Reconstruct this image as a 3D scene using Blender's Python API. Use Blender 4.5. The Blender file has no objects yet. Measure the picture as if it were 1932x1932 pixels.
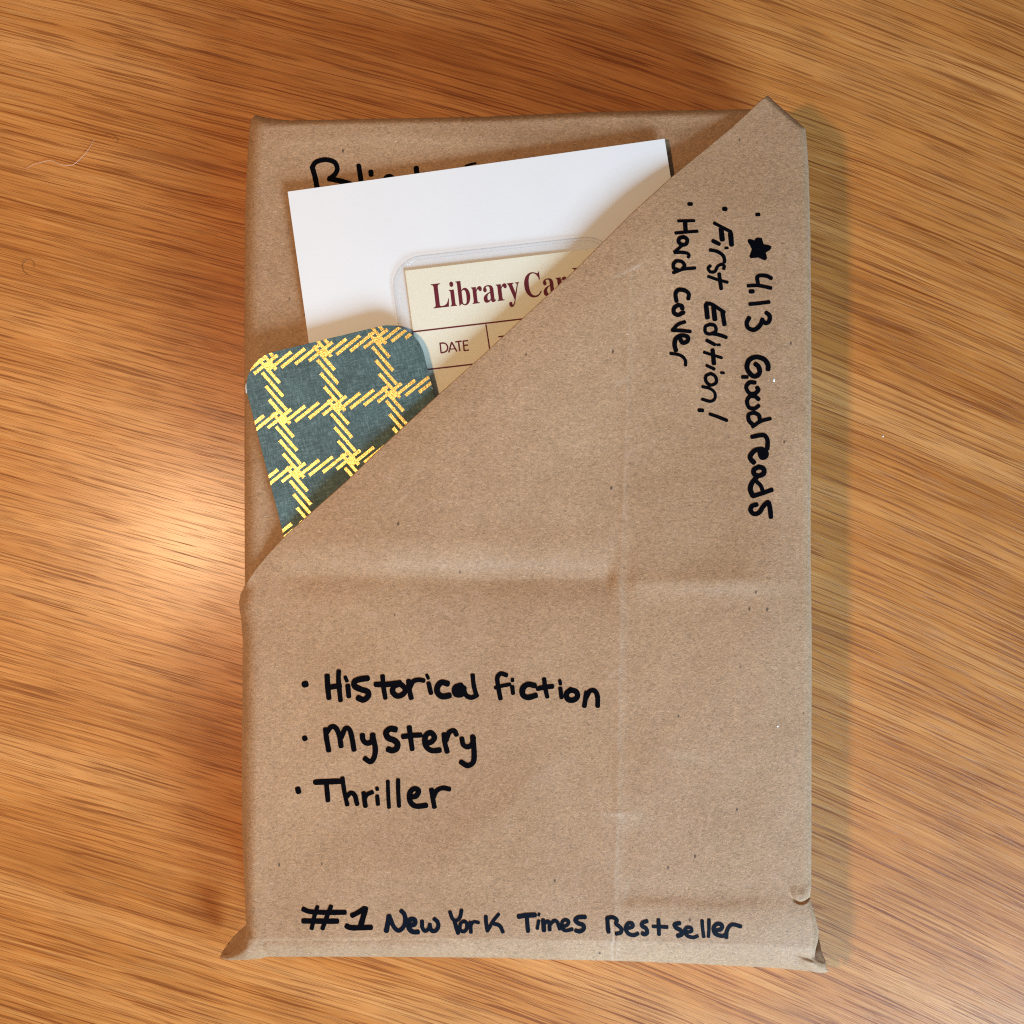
import bpy, math, random
import numpy as np

# ------------------------------------------------------------------ camera, lights, exposure
C = bpy.context.scene.collection
scene = bpy.context.scene
HC = 0.31                                   # camera height above the table, metres
FOV = math.radians(55.0)
KP = math.tan(FOV / 2) / 966.0              # measuring unit used for laying things out (1932 across the view)

cam_d = bpy.data.cameras.new("camera")
cam_d.sensor_fit = 'HORIZONTAL'
cam_d.angle = FOV
cam_d.clip_start = 0.01
cam_d.clip_end = 10.0
cam = bpy.data.objects.new("camera", cam_d)
cam.location = (0, 0, HC)
cam.rotation_euler = (0, 0, 0)
C.objects.link(cam)
scene.camera = cam

world = bpy.data.worlds.new("World")
scene.world = world
world.use_nodes = True
wb = world.node_tree.nodes['Background']
wb.inputs[0].default_value = (0.95, 0.90, 0.86, 1)
wb.inputs[1].default_value = 0.12

def lamp(name, kind, loc, power, col, **kw):
    d = bpy.data.lights.new(name, kind)
    d.energy = power
    d.color = col
    for k, v in kw.items():
        setattr(d, k, v)
    o = bpy.data.objects.new(name, d)
    o.location = loc
    C.objects.link(o)
    return o

# warm room lamp above and to the left
lamp("room_lamp", 'POINT', (-0.238, -0.018, 0.44), 5.0, (1.0, 0.635, 0.33), shadow_soft_size=0.022)
# daylight window, low and to the lower right
from mathutils import Vector
wl = Vector((0.61, -0.94, 0.52))
win = lamp("window_light", 'AREA', wl, 32.5, (0.50, 0.75, 1.0), shape='RECTANGLE', size=0.60, size_y=0.42)
win.rotation_euler = (-wl).to_track_quat('-Z', 'Y').to_euler()

vs = scene.view_settings
vs.view_transform = 'Standard'
vs.look = 'None'
vs.exposure = 0.0
vs.gamma = 1.0
scene.cycles.max_bounces = 8
scene.cycles.use_denoising = False
scene.cycles.pixel_filter_type = 'BLACKMAN_HARRIS'
scene.cycles.filter_width = 1.15

# ------------------------------------------------------------------ helpers
def W(px, py, z):
    """layout coordinates + height -> metres"""
    px = np.asarray(px, float); py = np.asarray(py, float); z = np.asarray(z, float)
    s = KP * (HC - z)
    return np.stack(np.broadcast_arrays((px - 966) * s, (966 - py) * s, z), -1)

def mesh_obj(name, verts, faces, mat, parent=None, origin=None, smooth=False):
    verts = np.asarray(verts, float).reshape(-1, 3)
    off = np.zeros(3)
    if parent is not None:
        off = np.array(parent['_o'])
    elif origin is not None:
        off = np.array(origin)
    verts = verts - off
    me = bpy.data.meshes.new(name)
    if isinstance(faces, np.ndarray):
        nv, nf, k = len(verts), len(faces), faces.shape[1]
        me.vertices.add(nv); me.vertices.foreach_set('co', verts.astype(np.float32).ravel())
        me.loops.add(nf * k); me.loops.foreach_set('vertex_index', faces.astype(np.int32).ravel())
        me.polygons.add(nf)
        me.polygons.foreach_set('loop_start', np.arange(0, nf * k, k, dtype=np.int32))
        me.update(calc_edges=True)
    else:
        me.from_pydata([tuple(v) for v in verts], [], faces)
    if smooth:
        me.polygons.foreach_set('use_smooth', np.ones(len(me.polygons), bool))
    me.validate()
    me.update()
    if mat is not None:
        me.materials.append(mat)
    o = bpy.data.objects.new(name, me)
    C.objects.link(o)
    if parent is not None:
        o.parent = parent
        o['_o'] = list(off)
    else:
        o.location = off
        o['_o'] = list(off)
    return o

def thing(name, label, cat, origin, group=None):
    o = bpy.data.objects.new(name, None)
    o.empty_display_size = 0.01
    C.objects.link(o)
    o.location = origin
    o['_o'] = list(origin)
    o['label'] = label
    o['category'] = cat
    if group: o['group'] = group
    return o

def interp(x, pts):
    p = np.array(pts, float)
    return np.interp(x, p[:, 0], p[:, 1])

def sstep(t):
    t = np.clip(t, 0, 1)
    return t * t * (3 - 2 * t)

def vnoise(x, y, scale, seed):
    """smooth value noise, -1..1, feature size = scale"""
    rs = np.random.RandomState(seed)
    g = rs.uniform(-1, 1, (256, 256))
    u = np.asarray(x) / scale + 40.3; v = np.asarray(y) / scale + 40.7
    i = np.floor(u).astype(int); j = np.floor(v).astype(int)
    fu = sstep(u - i); fv = sstep(v - j)
    a = g[i % 256, j % 256]; b = g[(i + 1) % 256, j % 256]
    c = g[i % 256, (j + 1) % 256]; d = g[(i + 1) % 256, (j + 1) % 256]
    return (a * (1 - fu) + b * fu) * (1 - fv) + (c * (1 - fu) + d * fu) * fv

def grid_faces(nr, nc):
    i = np.arange(nr - 1)[:, None] * nc + np.arange(nc - 1)[None, :]
    # rows run down the page, columns to the right -> counter-clockwise seen from above
    return np.stack([i, i + nc, i + nc + 1, i + 1], -1).reshape(-1, 4)

# ------------------------------------------------------------------ materials
def new_mat(name):
    m = bpy.data.materials.new(name)
    m.use_nodes = True
    nt = m.node_tree
    b = nt.nodes['Principled BSDF']
    return m, nt, b

def N(nt, t, **kw):
    n = nt.nodes.new(t)
    for k, v in kw.items():
        setattr(n, k, v)
    return n

def noise(nt, vec, scale, detail=3, rough=0.55, dist=0.0):
    n = N(nt, 'ShaderNodeTexNoise')
    n.inputs['Scale'].default_value = scale
    n.inputs['Detail'].default_value = detail
    n.inputs['Roughness'].default_value = rough
    n.inputs['Distortion'].default_value = dist
    nt.links.new(vec, n.inputs['Vector'])
    return n.outputs['Fac']

def ramp(nt, fac, stops, interp_='LINEAR'):
    r = N(nt, 'ShaderNodeValToRGB')
    r.color_ramp.interpolation = interp_
    e = r.color_ramp.elements
    while len(e) < len(stops):
        e.new(0.5)
    for el, (p, c) in zip(e, stops):
        el.position = p
        el.color = (c if len(c) == 4 else (*c, 1)) if isinstance(c, tuple) else (c, c, c, 1)
    nt.links.new(fac, r.inputs['Fac'])
    return r.outputs['Color']

def mix(nt, fac, a, b, mode='MIX'):
    m = N(nt, 'ShaderNodeMix', data_type='RGBA', blend_type=mode)
    for sock, val in ((m.inputs[0], fac), (m.inputs[6], a), (m.inputs[7], b)):
        if isinstance(val, (int, float)):
            sock.default_value = val
        elif isinstance(val, tuple):
            sock.default_value = val if len(val) == 4 else (*val, 1)
        else:
            nt.links.new(val, sock)
    return m.outputs[2]

def math_(nt, op, a, b=None, c=None):
    m = N(nt, 'ShaderNodeMath', operation=op)
    for k, v in enumerate((a, b, c)):
        if v is None: continue
        if isinstance(v, (int, float)): m.inputs[k].default_value = v
        else: nt.links.new(v, m.inputs[k])
    return m.outputs[0]

def mapping(nt, vec, scale=(1, 1, 1), rot=(0, 0, 0), loc=(0, 0, 0)):
    m = N(nt, 'ShaderNodeMapping')
    m.inputs['Scale'].default_value = scale
    m.inputs['Rotation'].default_value = rot
    m.inputs['Location'].default_value = loc
    nt.links.new(vec, m.inputs['Vector'])
    return m.outputs[0]

def kraft(name, with_wear_and_light):
    m, nt, b = new_mat(name)
    co = N(nt, 'ShaderNodeTexCoord').outputs['Object']
    big = noise(nt, co, 22, 3, 0.6)
    mid = noise(nt, co, 210, 3, 0.6)
    fib = noise(nt, mapping(nt, co, (1, 1.5, 1), (0, 0, 0.5)), 1150, 2, 0.7, 1.2)
    fib2 = noise(nt, mapping(nt, co, (1.6, 1, 1), (0, 0, -0.4)), 1500, 2, 0.7, 1.0)
    col = ramp(nt, big, [(0.3, (0.385, 0.220, 0.114)), (0.7, (0.465, 0.282, 0.157))])
    col = mix(nt, 1.0, col, ramp(nt, mid, [(0.3, 0.96), (0.7, 1.04)]), 'MULTIPLY')
    col = mix(nt, 1.0, col, ramp(nt, fib, [(0.30, 0.68), (0.5, 1.0), (0.70, 1.32)]), 'MULTIPLY')
    # pink and grey recycled fibres
    tint = noise(nt, co, 420, 2, 0.5)
    col = mix(nt, ramp(nt, tint, [(0.54, 0.0), (0.72, 0.22)]), col, (0.50, 0.31, 0.22))
    # dark flecks
    vor = N(nt, 'ShaderNodeTexVoronoi'); vor.inputs['Scale'].default_value = 150
    vor.inputs['Randomness'].default_value = 1.0
    nt.links.new(mapping(nt, co, (1.4, 0.8, 1), (0, 0, 0.7)), vor.inputs['Vector'])
    sel = math_(nt, 'GREATER_THAN', N_sep(nt, vor.outputs['Color']), 0.64)
    spot = ramp(nt, vor.outputs['Distance'], [(0.045, 1.0), (0.09, 0.0)])
    dk = math_(nt, 'MULTIPLY', spot, sel)
    col = mix(nt, math_(nt, 'MULTIPLY', dk, 0.85), col, (0.07, 0.04, 0.025))
    vor3 = N(nt, 'ShaderNodeTexVoronoi'); vor3.inputs['Scale'].default_value = 260
    nt.links.new(mapping(nt, co, (0.8, 1.7, 1), (0, 0, 1.9), (7, 2, 0)), vor3.inputs['Vector'])
    dk3 = math_(nt, 'MULTIPLY', ramp(nt, vor3.outputs['Distance'], [(0.05, 1.0), (0.10, 0.0)]), math_(nt, 'GREATER_THAN', N_sep(nt, vor3.outputs['Color']), 0.74))
    col = mix(nt, math_(nt, 'MULTIPLY', dk3, 0.6), col, (0.12, 0.065, 0.035))
    # pale fibres
    vor2 = N(nt, 'ShaderNodeTexVoronoi'); vor2.inputs['Scale'].default_value = 210
    nt.links.new(mapping(nt, co, (0.7, 3.4, 1), (0, 0, -0.9), (3, 1, 0)), vor2.inputs['Vector'])
    sel2 = math_(nt, 'GREATER_THAN', N_sep(nt, vor2.outputs['Color']), 0.55)
    sp2 = ramp(nt, vor2.outputs['Distance'], [(0.05, 1.0), (0.11, 0.0)])
    col = mix(nt, math_(nt, 'MULTIPLY', math_(nt, 'MULTIPLY', sp2, sel2), 0.4), col, (0.74, 0.60, 0.46))
    if with_wear_and_light:
        at = N(nt, 'ShaderNodeAttribute', attribute_name='wear_and_light')
        wn = ramp(nt, noise(nt, co, 800, 3, 0.7), [(0.35, 0.25), (0.65, 1.0)])
        col = mix(nt, math_(nt, 'MULTIPLY', at.outputs['Fac'], wn), col, (0.72, 0.60, 0.48))
    nt.links.new(col, b.inputs['Base Color'])
    b.inputs['Roughness'].default_value = 0.62
    b.inputs['Specular IOR Level'].default_value = 0.35
    bp = N(nt, 'ShaderNodeBump')
    bp.inputs['Strength'].default_value = 0.85
    bp.inputs['Distance'].default_value = 0.00012
    h = math_(nt, 'ADD', math_(nt, 'ADD', fib, math_(nt, 'MULTIPLY', fib2, 0.8)), math_(nt, 'MULTIPLY', mid, 1.2))
    nt.links.new(h, bp.inputs['Height'])
    nt.links.new(bp.outputs[0], b.inputs['Normal'])
    return m

def N_sep(nt, col):
    s = N(nt, 'ShaderNodeSeparateColor')
    nt.links.new(col, s.inputs[0])
    return s.outputs[0]

def wood():
    m, nt, b = new_mat("oak_veneer")
    uv = N(nt, 'ShaderNodeUVMap', uv_map='grain').outputs[0]
    # uv in millimetres: x along the grain, y across
    wob = noise(nt, mapping(nt, uv, (0.012, 0.05, 1)), 1.0, 2, 0.5)
    wv = N(nt, 'ShaderNodeCombineXYZ')
    nt.links.new(math_(nt, 'MULTIPLY', math_(nt, 'SUBTRACT', wob, 0.5), 3.2), wv.inputs[1])
    va = N(nt, 'ShaderNodeVectorMath', operation='ADD')
    nt.links.new(uv, va.inputs[0]); nt.links.new(wv.outputs[0], va.inputs[1])
    g = va.outputs[0]
    def gn(along, across, det, off, dist=0.0):
        return noise(nt, mapping(nt, g, (along, across, 1), (0, 0, 0), off), 1.0, det, 0.5, dist)
    band = gn(0.004, 0.055, 2, (0, 0, 0))
    band2 = gn(0.007, 0.26, 1, (5, 9, 0))
    streak = gn(0.018, 0.95, 1, (31, 3, 0), 0.05)
    streak2 = gn(0.028, 1.55, 1, (3, 33, 0), 0.05)
    streak3 = gn(0.040, 2.3, 0, (57, 13, 0), 0.05)
    fine = gn(0.07, 3.8, 1, (1, 71, 0))
    tone = gn(0.012, 0.60, 2, (71, 5, 0))
    col = ramp(nt, band, [(0.32, (0.50, 0.174, 0.030)), (0.5, (0.60, 0.228, 0.048)), (0.68, (0.69, 0.300, 0.084))])
    col = mix(nt, 1.0, col, ramp(nt, band2, [(0.30, (0.94, 0.89, 0.82)), (0.55, (1.02, 1.02, 1.02))]), 'MULTIPLY')
    col = mix(nt, 1.0, col, ramp(nt, tone, [(0.32, (0.92, 0.87, 0.80)), (0.5, (1.0, 1.0, 1.0)), (0.66, (1.05, 1.08, 1.12))]), 'MULTIPLY')
    dark = (0.225, 0.052, 0.005)
    dens = ramp(nt, band2, [(0.32, 1.0), (0.66, 0.45)])
    s1 = ramp(nt, streak, [(0.375, 1.0), (0.41, 0.0)])
    col = mix(nt, math_(nt, 'MULTIPLY', math_(nt, 'MULTIPLY', s1, dens), 0.62), col, dark)
    s1b = ramp(nt, streak2, [(0.385, 1.0), (0.42, 0.0)])
    col = mix(nt, math_(nt, 'MULTIPLY', math_(nt, 'MULTIPLY', s1b, dens), 0.85), col, dark)
    s1c = ramp(nt, streak3, [(0.27, 1.0), (0.33, 0.0)])
    col = mix(nt, math_(nt, 'MULTIPLY', s1c, 0.65), col, dark)
    s2 = ramp(nt, fine, [(0.34, 1.0), (0.42, 0.0)])
    col = mix(nt, math_(nt, 'MULTIPLY', s2, 0.40), col, (0.26, 0.075, 0.014))
    s3 = s2
    hl = ramp(nt, streak2, [(0.58, 0.0), (0.68, 0.30)])
    col = mix(nt, hl, col, (0.78, 0.42, 0.14))
    blot = noise(nt, uv, 0.045, 2, 0.5)
    col = mix(nt, 1.0, col, ramp(nt, blot, [(0.3, 0.93), (0.7, 1.06)]), 'MULTIPLY')
    nt.links.new(col, b.inputs['Base Color'])
    b.inputs['Specular IOR Level'].default_value = 0.4
    b.inputs['Coat Weight'].default_value = 0.55
    b.inputs['Coat Roughness'].default_value = 0.28
    b.inputs['Coat IOR'].default_value = 1.5
    rr = math_(nt, 'ADD', 0.42, math_(nt, 'MULTIPLY', s2, 0.14))
    nt.links.new(rr, b.inputs['Roughness'])
    bp = N(nt, 'ShaderNodeBump')
    bp.inputs['Strength'].default_value = 0.5
    bp.inputs['Distance'].default_value = 0.00008
    hh = math_(nt, 'SUBTRACT', math_(nt, 'MULTIPLY', noise(nt, uv, 3.0, 2), 0.25),
               math_(nt, 'ADD', math_(nt, 'MULTIPLY', s3, 0.8), math_(nt, 'MULTIPLY', s2, 0.6)))
    nt.links.new(hh, bp.inputs['Height'])
    nt.links.new(bp.outputs[0], b.inputs['Normal'])
    cw = math_(nt, 'SUBTRACT', 0.78, math_(nt, 'ADD', math_(nt, 'MULTIPLY', s2, 0.35), math_(nt, 'MULTIPLY', s1b, 0.35)))
    nt.links.new(cw, b.inputs['Coat Weight'])
    return m

def plain(name, col, rough=0.5, spec=0.5, metal=0.0, vary=0.0, vscale=300, bump=0.0, bscale=1500, bdist=0.00005):
    m, nt, b = new_mat(name)
    co = N(nt, 'ShaderNodeTexCoord').outputs['Object']
    if vary:
        n = noise(nt, co, vscale, 3, 0.6)
        c = mix(nt, 1.0, (*col, 1), ramp(nt, n, [(0.3, 1 - vary), (0.7, 1 + vary)]), 'MULTIPLY')
        nt.links.new(c, b.inputs['Base Color'])
    else:
        b.inputs['Base Color'].default_value = (*col, 1)
    b.inputs['Roughness'].default_value = rough
    b.inputs['Specular IOR Level'].default_value = spec
    b.inputs['Metallic'].default_value = metal
    if bump:
        bp = N(nt, 'ShaderNodeBump')
        bp.inputs['Strength'].default_value = bump
        bp.inputs['Distance'].default_value = bdist
        nt.links.new(noise(nt, co, bscale, 3, 0.6), bp.inputs['Height'])
        nt.links.new(bp.outputs[0], b.inputs['Normal'])
    return m

def linen():
    m, nt, b = new_mat("green_linen_paper")
    co = N(nt, 'ShaderNodeTexCoord').outputs['Object']
    r = mapping(nt, co, (1, 1, 1), (0, 0, -0.24))
    wx = noise(nt, mapping(nt, r, (0.22, 1.6, 1)), 2100, 2, 0.6)
    wy = noise(nt, mapping(nt, r, (1.6, 0.22, 1)), 2100, 2, 0.6)
    bl = noise(nt, co, 130, 3, 0.6)
    t = math_(nt, 'ADD', math_(nt, 'MULTIPLY', wx, 0.5), math_(nt, 'MULTIPLY', wy, 0.5))
    col = ramp(nt, t, [(0.36, (0.045, 0.084, 0.086)), (0.5, (0.072, 0.126, 0.126)), (0.64, (0.150, 0.222, 0.215))])
    col = mix(nt, 1.0, col, ramp(nt, bl, [(0.3, 0.80), (0.7, 1.15)]), 'MULTIPLY')
    nt.links.new(col, b.inputs['Base Color'])
    b.inputs['Roughness'].default_value = 0.6
    b.inputs['Specular IOR Level'].default_value = 0.3
    return m

def foil():
    m, nt, b = new_mat("gold_foil")
    co = N(nt, 'ShaderNodeTexCoord').outputs['Object']
    n = noise(nt, co, 3800, 2, 0.7)
    col = ramp(nt, n, [(0.40, (0.36, 0.21, 0.06)), (0.48, (0.86, 0.66, 0.22)), (0.58, (1.0, 0.93, 0.42))])
    nt.links.new(col, b.inputs['Base Color'])
    b.inputs['Metallic'].default_value = 1.0
    b.inputs['Roughness'].default_value = 0.40
    bp = N(nt, 'ShaderNodeBump'); bp.inputs['Strength'].default_value = 0.7
    bp.inputs['Distance'].default_value = 0.00008
    nt.links.new(n, bp.inputs['Height']); nt.links.new(bp.outputs[0], b.inputs['Normal'])
    return m

def clear_plastic(name, tint, gloss_lo):
    m, nt, b = new_mat(name)
    nt.nodes.remove(b)
    out = nt.nodes['Material Output']
    tr = N(nt, 'ShaderNodeBsdfTransparent'); tr.inputs[0].default_value = (*tint, 1)
    gl = N(nt, 'ShaderNodeBsdfGlossy'); gl.inputs['Roughness'].default_value = 0.12
    fr = N(nt, 'ShaderNodeLayerWeight'); fr.inputs[0].default_value = 0.5
    ms = N(nt, 'ShaderNodeMixShader')
    f5 = math_(nt, 'POWER', fr.outputs['Facing'], 5.0)
    nt.links.new(math_(nt, 'ADD', math_(nt, 'MULTIPLY', f5, 0.8), gloss_lo), ms.inputs[0])
    nt.links.new(tr.outputs[0], ms.inputs[1]); nt.links.new(gl.outputs[0], ms.inputs[2])
    nt.links.new(ms.outputs[0], out.inputs['Surface'])
    return m

M_KRAFT = kraft("kraft_paper", True)
M_WOOD = wood()
M_INK = plain("black_marker_ink", (0.0015, 0.0015, 0.003), 0.7, 0.04)
M_INK_SHEEN = plain("marker_ink_blue_sheen", (0.0025, 0.005, 0.012), 0.6, 0.08)  # marker ink with its bluish sheen put into the base colour
M_WHITE = plain("white_card", (0.86, 0.86, 0.86), 0.55, 0.4, vary=0.012, vscale=60, bump=0.3, bscale=900)
M_CREAM = plain("cream_card", (0.90, 0.85, 0.68), 0.5, 0.4, vary=0.03, vscale=1500, bump=0.2, bscale=1500)
M_PLUM = plain("plum_print", (0.150, 0.014, 0.026), 0.5, 0.3)
M_LINEN = linen()
M_FOIL = foil()
M_PLASTIC = clear_plastic("clear_laminate", (0.992, 0.992, 0.992), 0.03)
M_RIM = clear_plastic("laminate_rim", (0.955, 0.955, 0.96), 0.06)
M_HAIR_L = plain("pale_hair", (0.80, 0.52, 0.36), 0.35, 0.6)
M_HAIR_D = plain("dark_hair", (0.10, 0.035, 0.012), 0.4, 0.5)
M_LINT = plain("white_lint", (0.85, 0.87, 0.88), 0.8, 0.2)

# ------------------------------------------------------------------ the table
def make_table():
    n = 161
    L = 0.9
    a = np.linspace(-L, L, n)
    X, Y = np.meshgrid(a, a[::-1])
    V = np.stack([X, Y, np.zeros_like(X)], -1).reshape(-1, 3)
    F = grid_faces(n, n)
    # border, sides and underside of a 30 mm top
    t = 0.03
    c = [(-L, L, 0), (-L, -L, 0), (L, -L, 0), (L, L, 0)]
    base = len(V)
    V2 = np.array([(x, y, z - 0.0) for x, y, z in c] + [(x, y, -t) for x, y, z in c])
    F2 = np.array([[0, 4, 5, 1], [1, 5, 6, 2], [2, 6, 7, 3], [3, 7, 4, 0], [4, 7, 6, 5]]) + base
    V = np.concatenate([V, V2]); F = np.concatenate([F, F2])
    o = mesh_obj("table_top", V, F, M_WOOD)
    me = o.data
    # grain field: direction turns slowly over the board
    x = V[:, 0] / 0.16; y = -V[:, 1] / 0.16          # +-1 at the picture edge
    xc = np.clip(x, -2.5, 2.5); yc = np.clip(y, -2.5, 2.5)
    f = y * (1 - 0.035 * xc) - 0.345 * x - 0.030 * xc ** 2 - 0.0 * yc
    f = f + 0.018 * np.sin(2.1 * x + 0.7) * (1 + 0.3 * y)
    s = x * 0.94 + y * 0.34
    uv = me.uv_layers.new(name='grain')
    li = np.empty(len(me.loops), np.int32); me.loops.foreach_get('vertex_index', li)
    U = np.stack([s * 160, f * 160], -1)[li]
    uv.data.foreach_set('uv', U.astype(np.float32).ravel())
    o['kind'] = 'structure'
    return o
make_table()

# ------------------------------------------------------------------ the wrapped parcel
MM = 0.001
T = 28.7 * MM
TB = 27.5 * MM
base = tuple(W(995, 1000, 0.0))
parcel = thing("wrapped_parcel", "book-shaped parcel wrapped in brown kraft paper with black handwriting, lying on the oak table",
               "parcel", (float(base[0]), float(base[1]), 0.0))

XL = [(181, 1449), (190, 1436), (215, 1410), (242, 1380), (333, 1270), (399, 1197), (508, 1088), (592, 997), (676, 906), (749, 824),
      (830, 736), (910, 653), (970, 585), (1012, 538), (1048, 505), (1077, 481), (1092, 471), (1105, 462), (1120, 454), (1136, 451),
      (1150, 452), (1167, 455), (1208, 458), (1348, 457), (1409, 456), (1550, 457), (1643, 460), (1740, 464), (1756, 465), (1774, 461),
      (1783, 455), (1794, 437), (1800, 424), (1805, 415)]
XR = [(181, 1449.5), (190, 1459), (242, 1519), (260, 1521.5), (315, 1525.5), (443, 1529), (700, 1531), (939, 1529.5), (1043, 1529.5),
      (1199, 1531.5), (1400, 1531), (1560, 1531), (1676, 1530.5), (1691, 1528), (1700, 1529), (1722, 1538), (1743, 1544), (1756, 1543.5),
      (1772, 1538), (1784, 1536), (1788, 1545), (1792, 1556), (1801, 1559), (1805, 1563)]
YB = [(400, 1807), (415, 1806), (430, 1811), (491, 1809), (503, 1805), (700, 1805), (950, 1807), (1006, 1810), (1157, 1812.5),
      (1300, 1818), (1459, 1826), (1551, 1835), (1563, 1833), (1600, 1833)]

def row_shift(x, yr):
    return (interp(x, YB) - 1805) * np.clip((yr - 1700) / 105, 0, 1)

def y_to_row(x, y):
    s = (interp(x, YB) - 1805) / 105
    return np.where(y > 1700, 1700 + (y - 1700) / (1 + s), y)

def flap_z(x, y, yr=None):
    """height of the front sheet"""
    x = np.asarray(x, float); y = np.asarray(y, float)
    if yr is None: yr = y_to_row(x, y)
    dd = (x - 462) * .683 + (y - 1105) * .7305
    s = ((x - 462) * .7305 - (y - 1105) * .683) / 1351
    sh = sstep(s / .20) * sstep((1.02 - s) / .28)
    z = 4.6 * np.exp(-(np.clip(dd, 0, None) / 250) ** 2) * sh
    # fold across the middle: a valley left of the upright crease, a ridge right of it
    xc = interp(y, CREASE)
    lf = sstep((xc - 4 - x) / 26) * sstep((x - 470) / 130)
    rt = sstep((x - xc - 4) / 30) * sstep((1520 - x) / 120)
    yy = y - (1089 + 5 * vnoise(x, y * 0, 160, 5))
    z -= lf * 0.95 * np.exp(-np.abs(yy / 33) ** 1.5)
    z += lf * 0.38 * np.exp(-((yy + 62) / 34) ** 2)
    yy2 = y - (1098 + 3 * vnoise(x, y * 0, 140, 6))
    z += rt * 0.62 * np.exp(-np.abs(yy2 / 28) ** 1.5)
    # upright crease
    cw = x - xc
    z += 0.16 * np.exp(-np.abs(cw / 8) ** 1.4) * sstep((y - 480) / 60)
    z += 0.13 * sstep(cw / 60 + .5) * sstep((y - 1100) / 90) * sstep((1720 - y) / 200)
    # second fold low on the right
    z += sstep((x - 1150) / 40) * sstep((1560 - x) / 160) * 0.30 * sstep((y - (1704 + 4 * vnoise(x, y * 0, 60, 8))) / 26 + .5) * sstep((1790 - y) / 70)
    z -= sstep((x - 1150) / 40) * sstep((1560 - x) / 200) * 0.12 * np.exp(-((y - 1680) / 20) ** 2)
    z -= sstep((1150 - x) / 60) * sstep((x - 470) / 60) * 0.16 * sstep((y - 1640) / 120)
    # puckers
    z += 0.22 * np.exp(-((x - 1215) / 110) ** 2 - ((y - 1450) / 60) ** 2)
    z -= 0.16 * np.exp(-((x - 1100) / 60) ** 2 - ((y - 1500) / 90) ** 2)
    z += 0.10 * np.exp(-((x - 1175) / 40) ** 2 - ((y - 1537 - (x - 1175) * .1) / 7) ** 2)
    dg = (x - 960) * .64 + (y - 1520) * .77
    z += 0.15 * np.exp(-(dg / 28) ** 2) * np.exp(-(((x - 960) * .77 - (y - 1520) * .64) / 150) ** 2)
    z += 0.32 * vnoise(x, y, 210, 1) + 0.14 * vnoise(x, y, 85, 2) + 0.035 * vnoise(x, y, 34, 3)
    # crescent dent at the lower right edge
    cy = 1690 + 13 * (1 - ((x - 1511) / 19) ** 2)
    w = sstep((x - 1488) / 14)
    z += w * (0.40 * np.exp(-((y - cy + 12) / 12) ** 2) - 1.1 * np.exp(-((y - cy) / 2.6) ** 2))
    # short creases at the lower right corner
    c1 = 1800 + (x - 1499) * .32
    z -= sstep((x - 1492) / 12) * 0.55 * np.exp(-((y - c1) / 2.6) ** 2) * sstep((1536 - x) / 6)
    z += sstep((x - 1500) / 25) * 0.9 * np.exp(-((y - c1 - 9) / 6) ** 2)
    # split along the bottom of the upright crease
    z -= 0.35 * np.exp(-((x - 1158 - 1.5 * np.sin(y / 9)) / 2.0) ** 2) * sstep((y - 1735) / 12)
    z -= 1.3 * np.clip((x - 1420) / 110, 0, 1) ** 2 + 1.1 * np.clip((y - 1715) / 95, 0, 1) ** 2
    z = z * MM + T
    # rounding over the long edges
    xl = interp(yr, XL); xr = interp(yr, XR)
    def rnd(d, R):
        t = np.clip(1 - d / R, 0, 1)
        return R * 0.15 * MM * (1 - np.sqrt(np.clip(1 - t * t, 0, 1)))
    wl = sstep((yr - 1088) / 40)
    z = z - wl * rnd(x - xl, 30 - 8 * sstep((yr - 1500) / 200))
    z = z - rnd(xr - x, 15)
    z = z - rnd((1805 - yr), 12) - 3.5 * MM * np.clip(1 - (1805 - yr) / 36, 0, 1) ** 1.3
    # ears droop
    z -= 9.0 * MM * sstep((468 - x) / 55) * sstep((yr - 1740) / 20)
    z -= 8.0 * MM * sstep((x - 1531) / 36) * sstep((yr - 1700) / 40)
    return z

CREASE = [(181, 1200), (505, 1190), (800, 1181), (1100, 1172), (1300, 1169), (1535, 1166), (1690, 1160), (1812, 1157)]

def spaced(n_edge, n_mid, R_frac_l, R_frac_r):
    """column fractions denser near both edges"""
    a = R_frac_l * (1 - np.cos(np.linspace(0, np.pi / 2, n_edge)))
    b = 1 - R_frac_r * (1 - np.cos(np.linspace(0, np.pi / 2, n_edge)))[::-1]
    mid = np.linspace(a[-1], b[0], n_mid + 2)[1:-1]
    return np.concatenate([a, mid, b])

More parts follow.
